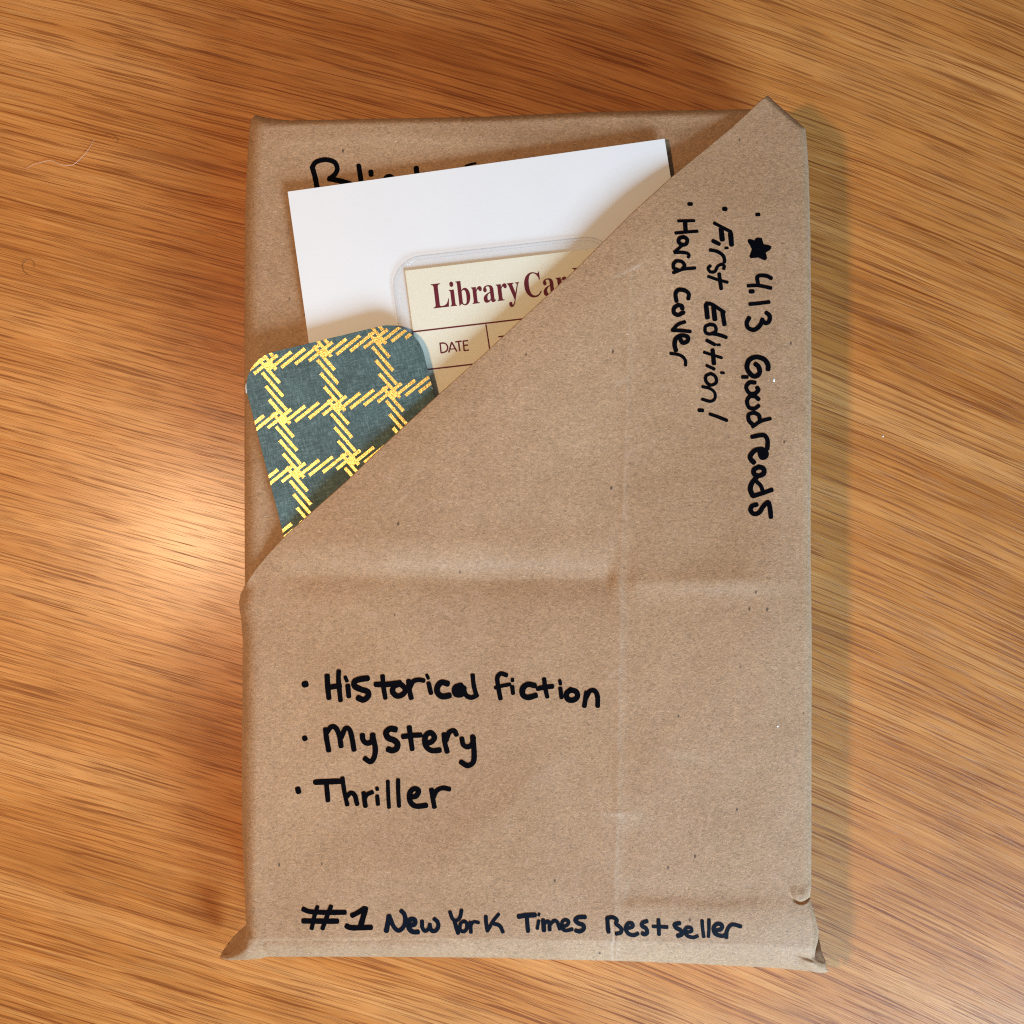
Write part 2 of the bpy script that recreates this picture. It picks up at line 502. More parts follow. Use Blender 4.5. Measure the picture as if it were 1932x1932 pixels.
def make_flap():
    rows = np.concatenate([181 + (np.linspace(0, 1, 34) ** 1.3) * 60, np.linspace(243, 1060, 320)[0:], np.linspace(1063, 1150, 44),
                           np.linspace(1153, 1660, 190), np.linspace(1662, 1684, 12), np.linspace(1685, 1712, 28), np.linspace(1714, 1770, 40), 1805 - 34 * (1 - np.sin(np.linspace(0, np.pi / 2, 22)))[0:]])
    rows = np.unique(np.round(rows, 3))
    cu = spaced(14, 400, 0.03, 0.016)
    nr, nc = len(rows), len(cu)
    xl = interp(rows, XL)[:, None]; xr = interp(rows, XR)[:, None]
    X = xl + (xr - xl) * cu[None, :]
    YR = np.repeat(rows[:, None], nc, 1)
    Yp = YR + row_shift(X, YR)
    Z = flap_z(X, Yp, YR)
    P = W(X, Yp, Z)                                  # nr x nc x 3
    # outward normals in plan for the two side boundaries
    def normals(B, sign):
        t = np.gradient(B[:, :2], axis=0)
        n = np.stack([t[:, 1], -t[:, 0]], -1)
        n /= np.linalg.norm(n, axis=1, keepdims=True) + 1e-12
        n = n * sign
        for _ in range(6):
            n[1:-1] = (n[:-2] + n[1:-1] + n[2:]) / 3
        n /= np.linalg.norm(n, axis=1, keepdims=True)
        return n
    L, Rr = P[:, 0], P[:, -1]
    nl = normals(L, 1)
    if nl[nr // 2, 0] > 0: nl = -nl
    nrm = normals(Rr, 1)
    if nrm[nr // 2, 0] < 0: nrm = -nrm
    # profiles: (outwards, down) in mm.  hem = thin fold turned under, wall = down the side
    hem = np.array([(0.16, -0.10), (0.24, -0.28), (0.16, -0.46), (0.0, -0.55), (-2.0, -0.9), (-6.0, -1.0)]) * MM
    def wall(zedge):
        fr = np.array([0.12, 0.3, 0.5, 0.7, 0.9, 1.0])
        dn = -(zedge - 0.6 * MM)[:, None] * fr[None, :]
        out = np.array([0.15, 0.2, 0.1, 0.0, -0.2, -0.4]) * MM
        return np.stack([np.broadcast_to(out, dn.shape), dn], -1)
    def ext(B, n, wgt, zscale=1.0):
        h = np.broadcast_to(hem, (len(B), 6, 2)).copy()
        h[:, 4:, 0] *= np.where(rows > 1700, 0.05, 1.0)[:, None] if len(B) == len(rows) else 0.05
        w = wall(B[:, 2])
        pr = h * (1 - wgt)[:, None, None] + w * wgt[:, None, None]
        Q = np.zeros((len(B), 6, 3))
        Q[:, :, 0] = B[:, None, 0] + n[:, None, 0] * pr[:, :, 0]
        Q[:, :, 1] = B[:, None, 1] + n[:, None, 1] * pr[:, :, 0]
        Q[:, :, 2] = B[:, None, 2] + pr[:, :, 1]
        return Q
    wL = sstep((rows - 1100) / 30) * (1 - sstep((rows - 1742) / 10))
    wR = 1 - sstep((rows - 1720) / 25)
    EL = ext(L, nl, wL)[:, ::-1]
    ER = ext(Rr, nrm, wR)
    G = np.concatenate([EL, P, ER], 1)
    nct = G.shape[1]
    # bottom: wall down from the last row
    Bt = P[-1]
    nb = np.zeros((nc, 2)); nb[:, 1] = -1
    wB = sstep((X[-1] - 470) / 25) * sstep((1540 - X[-1]) / 20)
    EB = ext(Bt, nb, wB)                              # nc x 6 x 3
    V = G.reshape(-1, 3)
    F = grid_faces(nr, nct)
    b0 = len(V)
    V = np.concatenate([V, EB.transpose(1, 0, 2).reshape(-1, 3)])
    last = (nr - 1) * nct + 6 + np.arange(nc)
    idx = np.concatenate([last[None], b0 + np.arange(6 * nc).reshape(6, nc)], 0)
    FB = np.stack([idx[:-1, :-1], idx[1:, :-1], idx[1:, 1:], idx[:-1, 1:]], -1).reshape(-1, 4)
    F = np.concatenate([F, FB])
    o = mesh_obj("pocket_flap", V, F, M_KRAFT, parcel, smooth=True)
    o['label'] = "diagonal front flap of kraft paper forming an open pocket"
    # wear along creases, with lit fold slopes and edge lines painted pale
    wr = np.zeros((nr, nct))
    xc = interp(Yp, CREASE)
    w = 0.19 * np.exp(-((X - xc + 1.5 * vnoise(X, Yp, 12, 21)) / 2.4) ** 2) * sstep((Yp - 495) / 30) * (0.55 + 0.45 * vnoise(X, Yp, 28, 22))
    w += 0.15 * np.exp(-((X - xc) / 15) ** 2) * sstep((Yp - 1080) / 60) * (0.6 + 0.4 * vnoise(X, Yp, 22, 23))
    def blob(cx, cy, rx, ry, a, ang=0):
        c, s_ = math.cos(ang), math.sin(ang)
        u = (X - cx) * c + (Yp - cy) * s_; v = -(X - cx) * s_ + (Yp - cy) * c
        return a * np.exp(-(u / rx) ** 2 - (v / ry) ** 2)
    w += blob(1182, 512, 26, 3, .4, -0.45) + blob(1172, 720, 14, 5, .22, -.5) + blob(1165, 1537, 34, 2.4, .3, -.05) + blob(1154, 1275, 20, 4, .22, -.8)
    w += blob(1185, 1545, 40, 20, .15) + blob(1040, 1455, 60, 14, .12, -.65) + blob(1180, 1690, 4, 30, .3, .3) + blob(1300, 1430, 60, 10, .12, .2)
    w += blob(1395, 1114, 90, 10, .14) + blob(900, 1066, 240, 10, .14) + blob(760, 940, 20, 1.6, .2, -.7) + blob(1200, 505, 14, 2, .4, -.5)  # the two long flat bands paint the lit slopes of the cross fold
    w += 0.25 * np.exp(-((X - interp(YR, XL)) / 3.0) ** 2) * sstep((YR - 1080) / 20)  # paler line along the left edge
    w += 0.22 * np.exp(-((interp(YR, XR) - X) / 3.5) ** 2)  # thin light line of the right edge, painted into the colour
    wr[:, 6:6 + nc] = np.clip(w, 0, 1)
    vals = np.concatenate([wr.ravel(), np.zeros(6 * nc)])
    at = o.data.attributes.new('wear_and_light', 'FLOAT', 'POINT')
    at.data.foreach_set('value', vals.astype(np.float32))
    return o

BXL = [(216, 481), (219, 479), (225, 474), (237, 471), (307, 466), (411, 462), (542, 461), (1000, 461.5), (1095, 462), (1140, 466), (1400, 466),
       (1640, 468), (1740, 474), (1806, 482)]
BXR = [(216, 1500), (260, 1512), (700, 1520), (1400, 1520), (1690, 1516), (1806, 1505)]
BYT = [(470, 216), (483, 217), (500, 222), (548, 227.5), (663, 225), (906, 220.5), (1124, 211), (1300, 208), (1416, 206), (1450, 212), (1480, 226), (1520, 252)]

def body_shift(x, yr):
    return (interp(x, BYT) - 216) * np.clip(1 - (yr - 216) / 90, 0, 1)

def body_z(x, y, yr=None):
    x = np.asarray(x, float); y = np.asarray(y, float)
    if yr is None:
        s = (interp(x, BYT) - 216)
        yr = np.where(y < 306, 306 - (306 - y) / (1 - s / 90), y)
    z = 0.22 * vnoise(x, y, 190, 31) + 0.08 * vnoise(x, y, 70, 32)
    z += 0.18 * np.exp(-((y - 262 - 8 * vnoise(x, y * 0, 200, 33)) / 16) ** 2) * sstep((x - 480) / 60)
    z = z * MM + TB
    xl = interp(yr, BXL); xr = interp(yr, BXR)
    def rnd(d, R):
        t = np.clip(1 - d / R, 0, 1)
        return R * 0.15 * MM * (1 - np.sqrt(np.clip(1 - t * t, 0, 1)))
    z = z - rnd(x - xl, 28) - rnd(xr - x, 16) - rnd(yr - 216, 13 + 8 * np.exp(-((x - 490) / 40) ** 2)) - rnd(1806 - yr - 8, 24)
    return z

def make_body():
    rows = np.concatenate([216 + 22 * (1 - np.cos(np.linspace(0, np.pi / 2, 14))), np.linspace(240, 1100, 260), np.linspace(1110, 1760, 60),
                           1798 - 24 * (1 - np.sin(np.linspace(0, np.pi / 2, 12)))])
    rows = np.unique(np.round(rows, 3))
    cu = spaced(12, 260, 0.028, 0.02)
    nr, nc = len(rows), len(cu)
    xl = interp(rows, BXL)[:, None]; xr = interp(rows, BXR)[:, None]
    X = xl + (xr - xl) * cu[None, :]
    YR = np.repeat(rows[:, None], nc, 1)
    Yp = YR + body_shift(X, YR)
    P = W(X, Yp, body_z(X, Yp, YR))
    V = P.reshape(-1, 3)
    F = grid_faces(nr, nc)
    # skirt all round, down to the table, slightly tucked in, plus a bottom
    i = np.arange(nr * nc).reshape(nr, nc)
    loop = np.concatenate([i[:, 0], i[-1, 1:], i[::-1, -1][1:], i[0, ::-1][1:-1]])
    rim = V[loop]
    c = rim[:, :2].mean(0)
    rings = [loop]
    for fr, tuck in ((0.12, -0.15), (0.35, -0.3), (0.65, -0.1), (0.9, 0.4), (1.0, 1.2)):
        r = rim.copy()
        d = r[:, :2] - c
        n = d / np.linalg.norm(d, axis=1, keepdims=True)
        r[:, :2] -= n * tuck * MM
        r[:, 2] = rim[:, 2] * (1 - fr) + 0.0004 * fr
        rings.append(len(V) + np.arange(len(r)))
        V = np.concatenate([V, r])
    fs = []
    for a, b in zip(rings[:-1], rings[1:]):
        fs.append(np.stack([a, b, np.roll(b, -1), np.roll(a, -1)], -1))
    F = np.concatenate([F] + fs)
    o = mesh_obj("back_wrapper", V, F, M_KRAFT, parcel, smooth=True)
    o['label'] = "kraft paper wrapped round the book, showing above the pocket"
    return o

flap = make_flap()
back = make_body()

def sheet_patch(name, outer, inner, zo, zi, n=24, m=8):
    """a small curved sheet of paper between two outlines, with thickness"""
    outer = np.array(outer, float); inner = np.array(inner, float)
    def res(p, k):
        d = np.concatenate([[0], np.cumsum(np.linalg.norm(np.diff(p, axis=0), axis=1))])
        q = np.linspace(0, d[-1], k)
        return np.stack([np.interp(q, d, p[:, 0]), np.interp(q, d, p[:, 1])], -1)
    O = res(outer, n); I = res(inner, n)
    zo = np.interp(np.linspace(0, 1, n), np.linspace(0, 1, len(zo)), zo) * MM
    zi = np.interp(np.linspace(0, 1, n), np.linspace(0, 1, len(zi)), zi) * MM
    P = []
    for k in range(m):
        t = k / (m - 1)
        q = O * (1 - t) + I * t
        z = zo * (1 - t) + zi * t + 0.0
        P.append(W(q[:, 0], q[:, 1], z))
    P = np.array(P).transpose(1, 0, 2)
    top = P.reshape(-1, 3); bot = top - np.array([0, 0, 0.0003])
    F = grid_faces(n, m)
    k = len(top)
    i = np.arange(n * m).reshape(n, m)
    loop = np.concatenate([i[:, 0], i[-1, 1:], i[::-1, -1][1:], i[0, ::-1][1:-1]])
    S = np.stack([loop, np.roll(loop, -1), np.roll(loop, -1) + k, loop + k], -1)
    o = mesh_obj(name, np.concatenate([top, bot]), np.concatenate([F, F[:, ::-1] + k, S]), M_KRAFT, parcel, smooth=False)
    return o

sheet_patch("folded_corner", [(464, 1746), (452, 1756), (440, 1768), (428, 1783), (420, 1795), (415, 1806)],
            [(476, 1744), (474, 1770), (468, 1784), (458, 1795), (440, 1803), (418, 1809)],
            [11, 6, 4, 3, 4, 7], [20, 18, 15, 13, 12, 10])
sheet_patch("folded_corner", [(1544, 1752), (1546, 1775), (1550, 1795), (1557, 1811), (1560, 1828), (1562, 1834)],
            [(1528, 1758), (1526, 1780), (1526, 1800), (1530, 1815), (1540, 1828), (1552, 1834)],
            [18, 14, 12, 10, 9, 9], [8, 5, 4, 4, 5, 8])
# ------------------------------------------------------------------ marker lettering
def catmull(pts, step):
    p = np.array(pts, float)
    if len(p) == 1: return p
    if len(p) == 2:
        k = max(2, int(np.linalg.norm(p[1] - p[0]) / step) + 1)
        return p[0] + (p[1] - p[0]) * np.linspace(0, 1, k)[:, None]
    e = np.concatenate([[2 * p[0] - p[1]], p, [2 * p[-1] - p[-2]]])
    out = []
    for a, b, c, d in zip(e[:-3], e[1:-2], e[2:-1], e[3:]):
        k = max(2, int(np.linalg.norm(c - b) / step) + 1)
        t = np.linspace(0, 1, k, endpoint=False)[:, None]
        out.append(0.5 * (2 * b + (c - a) * t + (2 * a - 5 * b + 4 * c - d) * t ** 2 + (3 * b - a - 3 * c + d) * t ** 3))
    return np.concatenate(out + [p[-1:]])

def ink(name, strokes, zf, mat, parent, lift=0.07, polys=()):
    """strokes: (width, [(x, y) ...]) in layout units"""
    V = []; F = []
    rs = np.random.RandomState(len(strokes) * 7 + 3)
    for si, (w, pts) in enumerate(strokes):
        c = catmull(pts, 1.6)
        n = len(c)
        h = w * 1.17 / 2
        if n == 1:
            c = np.concatenate([c - [h * .15, 0], c + [h * .15, 0]]); n = 2
        t = np.gradient(c, axis=0)
        t /= np.linalg.norm(t, axis=1, keepdims=True) + 1e-9
        nn = np.stack([-t[:, 1], t[:, 0]], -1)
        u = np.linspace(0, 1, n)
        jit = 1 + 0.05 * np.interp(u * n, np.arange(0, n + 8, 5), rs.uniform(-1, 1, len(np.arange(0, n + 8, 5))))
        hh = h * jit
        # squared-round caps as extra cross sections
        caps_a = [(c[0] - t[0] * h * math.sin(a) * .8, hh[0] * math.cos(a) ** .7) for a in np.linspace(1.45, 0.25, 5)]
        caps_b = [(c[-1] + t[-1] * h * math.sin(a) * .8, hh[-1] * math.cos(a) ** .7) for a in np.linspace(0.25, 1.45, 5)]
        cc = np.array([a for a, _ in caps_a] + list(c) + [a for a, _ in caps_b])
        hw = np.array([a for _, a in caps_a] + list(hh) + [a for _, a in caps_b])
        n2 = np.concatenate([np.repeat(nn[:1], 5, 0), nn, np.repeat(nn[-1:], 5, 0)])
        cross = np.array([-1, -.5, 0, .5, 1.0])
        P = cc[:, None, :] + n2[:, None, :] * (hw[:, None] * cross[None, :])[:, :, None]
        z = zf(P[..., 0], P[..., 1]) + (lift + 0.002 * (si % 9)) * MM
        Q = W(P[..., 0], P[..., 1], z)
        b0 = sum(len(v) for v in V)
        V.append(Q.reshape(-1, 3))
        F.append(grid_faces(len(cc), 5) + b0)
    for poly in polys:
        p = np.array(poly, float)
        ctr = p.mean(0)
        rings = [ctr + (p - ctr) * f for f in (1, .66, .33, .02)]
        b0 = sum(len(v) for v in V)
        A = np.array(rings)
        z = zf(A[..., 0], A[..., 1]) + lift * MM
        V.append(W(A[..., 0], A[..., 1], z).reshape(-1, 3))
        k = len(p)
        for r in range(3):
            a = b0 + r * k + np.arange(k); b = a + k
            F.append(np.stack([a, b, np.roll(b, -1), np.roll(a, -1)], -1))
    V = np.concatenate(V); F = np.concatenate(F)
    # faces must look up
    a = V[F[:, 0]]; b = V[F[:, 1]]; c = V[F[:, 2]]; d = V[F[:, 3]]
    nz = (c - a)[:, 0] * (d - b)[:, 1] - (c - a)[:, 1] * (d - b)[:, 0]
    F[nz < 0] = F[nz < 0][:, ::-1]
    o = mesh_obj(name, V, F, mat, parent)
    return o

def tr(x0, y0, s, strokes):
    """from a measured crop (origin, scale) to layout units"""
    q = 3840 / 1932
    return [(w / s / q, [((x0 + x / s) / q, (y0 + y / s) / q) for x, y in pts]) for w, pts in strokes]

H1 = tr(1000, 2400, 1.38, [
 (30, [(195, 230), (203, 228)]),
 (24, [(313, 185), (316, 240), (322, 300)]), (22, [(373, 162), (372, 210), (382, 312)]), (26, [(318, 246), (378, 236)]),
 (17, [(407, 192), (415, 212)]), (22, [(420, 236), (425, 292)]),
 (27, [(522, 198), (485, 203), (456, 214), (455, 238), (485, 255), (522, 268), (524, 292), (500, 310), (474, 300)]),
 (21, [(600, 187), (604, 240), (614, 300)]), (25, [(565, 230), (620, 230), (690, 222)]),
 (25, [(690, 228), (660, 240), (652, 268), (675, 290), (706, 280), (718, 255), (698, 232)]),
 (23, [(735, 212), (738, 255), (748, 300)]), (22, [(742, 245), (758, 215), (785, 206), (812, 210)]),
 (16, [(829, 182), (836, 198)]), (21, [(838, 224), (850, 275)]),
 (27, [(936, 226), (905, 220), (884, 243), (884, 272), (908, 292), (946, 287)]),
 (36, [(1005, 240), (980, 252), (982, 275), (1008, 275), (1015, 250)]), (22, [(1020, 262), (1034, 288), (1060, 298), (1088, 285)]),
 (20, [(1066, 182), (1072, 235), (1086, 290)])])
H1b = tr(1000, 2400, 1.38, [
 (21, [(1240, 182), (1212, 174), (1194, 195), (1198, 240), (1210, 303)]), (18, [(1184, 247), (1220, 237), (1258, 230)]),
 (16, [(1272, 203), (1272, 212)]), (19, [(1271, 242), (1275, 276)]),
 (26, [(1386, 236), (1352, 230), (1326, 250), (1326, 284), (1352, 297), (1392, 287)]),
 (20, [(1436, 202), (1442, 250), (1452, 294)]), (22, [(1402, 252), (1440, 244), (1478, 240)]),
 (16, [(1517, 210), (1520, 228)]), (19, [(1520, 250), (1526, 298)]),
 (25, [(1572, 258), (1552, 278), (1558, 306), (1586, 311), (1608, 294), (1602, 268), (1572, 258)]),
 (22, [(1655, 272), (1650, 305), (1644, 342)]), (22, [(1652, 302), (1672, 265), (1698, 264), (1712, 292), (1713, 342)])])
H2 = tr(1000, 2400, 1.38, [
 (25, [(195, 510), (200, 508)]),
 (23, [(304, 462), (310, 510), (321, 572)]), (23, [(310, 480), (335, 449), (360, 458), (377, 500), (385, 550)]),
 (23, [(385, 505), (408, 458), (430, 466), (443, 515), (452, 568)]),
 (24, [(495, 492), (500, 520), (520, 534), (543, 524), (550, 490)]), (24, [(548, 490), (562, 560), (556, 608), (536, 630), (509, 614)]),
 (28, [(666, 463), (640, 460), (618, 478), (628, 506), (660, 520), (677, 538), (672, 562), (650, 572), (630, 566)]),
 (23, [(738, 452), (744, 500), (753, 565)]), (24, [(706, 500), (750, 494), (796, 492)]),
 (25, [(818, 534), (852, 528), (868, 503), (848, 480), (822, 498), (822, 545), (852, 572), (895, 570)]),
 (23, [(918, 488), (922, 530), (934, 578)]), (23, [(928, 520), (945, 478), (970, 470), (982, 490)]),
 (23, [(1010, 510), (1018, 543), (1042, 553), (1063, 538), (1070, 506)]), (24, [(1066, 500), (1073, 570), (1070, 630), (1040, 650), (1006, 632)])])
H3 = tr(1000, 2400, 1.38, [
 (25, [(161, 770), (165, 786)]),
 (26, [(252, 736), (320, 733), (380, 731)]), (22, [(309, 740), (313, 785), (317, 830)]),
 (20, [(392, 715), (403, 790), (417, 852)]), (21, [(413, 812), (435, 792), (456, 805), (468, 850)]),
 (21, [(502, 792), (506, 825), (511, 860)]), (20, [(506, 825), (520, 800), (546, 788)]),
 (17, [(571, 766), (572, 774)]), (19, [(572, 808), (576, 850)]),
 (18, [(627, 732), (629, 800), (633, 866)]), (19, [(680, 724), (681, 790), (685, 860)]),
 (24, [(738, 812), (772, 808), (786, 780), (762, 770), (740, 795), (744, 838), (772, 860), (825, 856)]),
 (22, [(853, 775), (860, 820), (868, 864)]), (22, [(862, 815), (880, 780), (912, 766), (945, 772)])])
H4 = tr(1000, 3200, 1.932, [
 (32, [(266, 405), (310, 422), (400, 428), (566, 428)]), (34, [(266, 490), (400, 492), (510, 492)]),
 (26, [(368, 388), (350, 440), (326, 545)]), (28, [(466, 385), (440, 450), (405, 545)]),
 (33, [(620, 450), (660, 430), (705, 400)]), (36, [(715, 400), (700, 460), (680, 530)]), (34, [(580, 528), (620, 540), (755, 537)]),
 (33, [(887, 455), (880, 500), (867, 562)]), (28, [(895, 470), (920, 530), (955, 560), (992, 532), (1005, 480), (996, 440), (975, 418)]),
 (31, [(1035, 525), (1072, 512), (1072, 482), (1045, 478), (1026, 505), (1034, 548), (1062, 570), (1096, 570)]),
 (25, [(1126, 492), (1128, 538), (1148, 563), (1175, 545), (1183, 515)]), (27, [(1180, 520), (1195, 560), (1225, 560), (1244, 528), (1236, 495), (1215, 476)]),
 (24, [(1328, 425), (1345, 472), (1372, 488), (1400, 465), (1412, 412)]), (27, [(1362, 490), (1372, 530), (1387, 578)]),
 (23, [(1428, 492), (1405, 508), (1402, 550), (1425, 568), (1450, 545), (1448, 505), (1428, 492)]),
 (24, [(1475, 500), (1478, 535), (1480, 572)]), (22, [(1480, 522), (1500, 497), (1535, 502)]),
 (25, [(1588, 458), (1590, 500), (1600, 562)]), (23, [(1680, 442), (1640, 492), (1606, 552)]), (24, [(1645, 510), (1688, 525), (1712, 570)])])
H5 = tr(1900, 3200, 1.932, [
 (32, [(88, 458), (140, 450), (205, 447)]), (26, [(146, 460), (150, 515), (155, 565)]),
 (17, [(236, 438), (232, 450)]), (22, [(232, 490), (222, 545)]),
 (28, [(264, 484), (268, 520), (270, 560)]), (24, [(270, 520), (290, 494), (308, 502), (312, 555)]),
 (24, [(316, 515), (345, 488), (368, 502), (384, 548)]),
 (24, [(388, 536), (435, 522), (448, 495), (424, 482), (402, 502), (405, 545), (430, 560), (474, 550)]),
 (28, [(568, 462), (520, 464), (498, 485), (520, 508), (553, 520), (558, 548), (530, 566), (502, 560)])])
H6 = tr(1900, 3200, 1.932, [
 (27, [(730, 470), (732, 520), (738, 570)]), (26, [(730, 468), (768, 464), (798, 484), (793, 510), (830, 545), (826, 574), (795, 583)]),
 (25, [(872, 545), (912, 532), (908, 508), (880, 508), (862, 545), (882, 582), (918, 594), (950, 582)]),
 (26, [(1016, 492), (985, 503), (982, 527), (1010, 545), (1018, 575), (1000, 588), (984, 580)]),
 (25, [(1100, 482), (1102, 535), (1104, 588)]), (24, [(1062, 530), (1110, 532), (1162, 535)]),
 (28, [(1252, 506), (1218, 516), (1228, 540), (1262, 560), (1268, 588), (1240, 598)]),
 (23, [(1298, 572), (1338, 566), (1336, 542), (1306, 538), (1290, 566), (1310, 598), (1350, 610), (1382, 600)]),
 (22, [(1416, 488), (1420, 545), (1428, 605)]), (22, [(1466, 482), (1466, 545), (1462, 603)]),
 (26, [(1505, 562), (1555, 548), (1558, 520), (1525, 512), (1500, 540), (1512, 582), (1560, 600), (1585, 590)]),
 (25, [(1592, 610), (1594, 570), (1612, 532), (1640, 516), (1695, 530)])])
V1 = tr(2400, 700, 2.76, [
 (34, [(506, 180), (532, 180)]),
 (28, [(398, 355), (560, 352)]), (30, [(370, 480), (480, 470), (592, 462)]), (40, [(468, 372), (472, 450)]),
 (36, [(450, 520), (408, 535), (402, 575), (440, 602), (480, 590), (488, 545), (450, 520)]), (30, [(440, 605), (400, 640), (358, 676)]),
 (30, [(360, 682), (430, 680), (490, 690), (508, 710), (500, 730)]),
 (34, [(375, 768), (348, 800), (352, 845), (390, 860)]), (32, [(375, 768), (430, 775), (462, 815), (440, 850)]), (30, [(568, 842), (450, 855), (345, 890)]),
 (38, [(500, 1160), (505, 1110), (465, 1075), (400, 1068), (368, 1110), (378, 1185)]),
 (40, [(395, 1225), (355, 1255), (352, 1305), (395, 1328), (440, 1305), (450, 1305)]), (40, [(395, 1225), (430, 1235), (438, 1262)]),
 (34, [(462, 1400), (395, 1425), (340, 1480)]), (34, [(335, 1486), (430, 1490), (520, 1500)]),
 (40, [(410, 1560), (440, 1615), (490, 1600), (492, 1555), (430, 1540), (375, 1570), (358, 1630), (372, 1695)]),
 (30, [(318, 1727), (390, 1737), (440, 1760), (470, 1800), (472, 1848)])])
V2 = tr(2400, 700, 2.76, [
 (40, [(868, 230), (888, 232)]),
 (30, [(770, 378), (850, 420), (940, 468)]), (46, [(840, 440), (852, 548)]), (46, [(938, 490), (948, 600)]),
 (36, [(756, 562), (820, 594)]), (24, [(884, 636), (908, 634)]),
 (32, [(728, 656), (800, 672), (858, 712), (876, 760), (872, 780)]),
 (29, [(728, 820), (706, 845), (728, 882), (775, 878), (805, 825), (845, 805), (872, 822), (866, 850)]),
 (27, [(708, 930), (800, 962), (905, 990)]), (36, [(820, 905), (830, 980), (840, 1055)]),
 (34, [(688, 1208), (750, 1222), (870, 1300)]), (44, [(684, 1225), (698, 1355)]), (44, [(762, 1250), (775, 1372)]), (40, [(855, 1305), (874, 1425)]),
 (32, [(725, 1425), (678, 1450), (680, 1510), (730, 1525), (785, 1495), (775, 1440), (725, 1425)]), (34, [(740, 1520), (820, 1535), (892, 1560)]),
 (32, [(692, 1592), (775, 1636)]), (24, [(802, 1638), (826, 1638)]),
 (27, [(664, 1715), (750, 1742), (845, 1772)]), (40, [(752, 1692), (765, 1830)])]) + tr(2400, 1300, 2.76, [
 (30, [(692, 196), (768, 232)]), (24, [(840, 270), (868, 272)]),
 (31, [(735, 278), (685, 302), (682, 355), (728, 398), (788, 372), (782, 312), (735, 278)]),
 (28, [(648, 415), (720, 432), (772, 475), (776, 535), (730, 566), (645, 545)]),
 (36, [(612, 658), (648, 660)]), (31, [(724, 698), (810, 728), (898, 764)])])
V3 = tr(2400, 700, 2.76, [
 (32, [(1208, 290), (1232, 288)]),
 (36, [(1358, 948), (1300, 922), (1218, 930), (1222, 1010)]), (33, [(1120, 1026), (1230, 1024), (1355, 1050)]), (38, [(1142, 1085), (1170, 1084)]),
 (34, [(1138, 1216), (1240, 1206), (1335, 1194)]),
 (40, [(1308, 1305), (1342, 1340), (1335, 1395), (1300, 1412), (1262, 1385)]),
 (40, [(1268, 1375), (1240, 1440), (1180, 1482), (1120, 1462), (1105, 1410), (1130, 1358)])])
V4 = tr(2400, 1300, 2.76, [
 (44, [(1325, 235), (1325, 190), (1285, 132), (1200, 108), (1128, 142), (1108, 220), (1145, 285), (1195, 308), (1238, 270), (1228, 210), (1195, 180)]),
 (34, [(1062, 314), (1110, 314)]),
 (38, [(1190, 372), (1132, 372), (1100, 420), (1130, 480), (1185, 488), (1225, 450), (1212, 425)]),
 (38, [(1200, 515), (1140, 515), (1108, 565), (1130, 630), (1185, 640), (1228, 612)]), (38, [(1190, 512), (1228, 545)]),
 (38, [(1180, 682), (1125, 705), (1128, 765), (1165, 805)]), (38, [(1180, 682), (1230, 710), (1240, 755)]), (34, [(1348, 745), (1250, 772), (1165, 828)]),
 (40, [(1160, 935), (1215, 922), (1285, 918), (1320, 970), (1318, 1055)]),
 (50, [(1245, 1105), (1262, 1145), (1300, 1130), (1298, 1085), (1255, 1062)]), (44, [(1260, 1060), (1190, 1075), (1142, 1130), (1150, 1170), (1180, 1200)]),
 (44, [(1228, 1245), (1182, 1272), (1182, 1318), (1232, 1335), (1280, 1312), (1278, 1262), (1228, 1245)]),
 (46, [(1210, 1350), (1160, 1410), (1142, 1475), (1165, 1540)]), (40, [(1170, 1548), (1280, 1512), (1365, 1482)]), (36, [(1205, 1395), (1250, 1440), (1272, 1500)]),
 (42, [(1355, 1765), (1348, 1690), (1328, 1612), (1275, 1655), (1235, 1715), (1180, 1732), (1145, 1695), (1160, 1650), (1208, 1635)])])
B1 = tr(1100, 550, 2.415, [
 (36, [(213, 365), (195, 270), (172, 190)]), (34, [(170, 190), (205, 140), (290, 118), (370, 140), (398, 195), (380, 245), (335, 285)]),
 (38, [(325, 290), (400, 305), (490, 330), (560, 360)]),
 (34, [(592, 172), (604, 250), (615, 330)]), (34, [(702, 226), (704, 256)]),
 (30, [(825, 300), (845, 272), (880, 268), (905, 290)]), (36, [(1112, 192), (1120, 260)]), (16, [(1560, 175), (1600, 160), (1650, 150)])])
STAR = [((2400 + x / 2.76) * 1932 / 3840, (700 + y / 2.76) * 1932 / 3840) for x, y in
        [(1115, 565), (1120, 545), (1140, 541), (1185, 556), (1200, 532), (1225, 527), (1262, 532), (1270, 560), (1282, 596), (1330, 604), (1362, 618), (1358, 640),
         (1340, 660), (1302, 682), (1312, 715), (1314, 745), (1298, 762), (1275, 758), (1225, 734), (1185, 738), (1145, 742), (1132, 722), (1145, 685), (1158, 650), (1140, 610), (1118, 580)]]

for st, m_, lab in ((H1 + H1b, M_INK, "marker line under the pocket reading Historical fiction"), (H2, M_INK, "marker line reading Mystery"),
                    (H3, M_INK, "marker line reading Thriller"), (H4[:7], M_INK, "black marker #1 at the lower left"), (H4[7:] + H5 + H6, M_INK_SHEEN, "marker words along the bottom edge, blue sheen painted into the ink"),
                    (V1, M_INK, "sideways marker line reading Hard Cover"), (V2, M_INK, "sideways marker line reading First Edition!")):
    o = ink("handwriting", st, flap_z, m_, flap); o['label'] = lab
o = ink("handwriting", V3 + V4, flap_z, M_INK, flap, polys=[STAR]); o['label'] = "sideways marker line with a star and 4.13"
B1 = [(w * 1.12, p) for w, p in B1]
o = ink("handwriting", B1, body_z, M_INK, back); o['label'] = "marker word half hidden behind the white card"

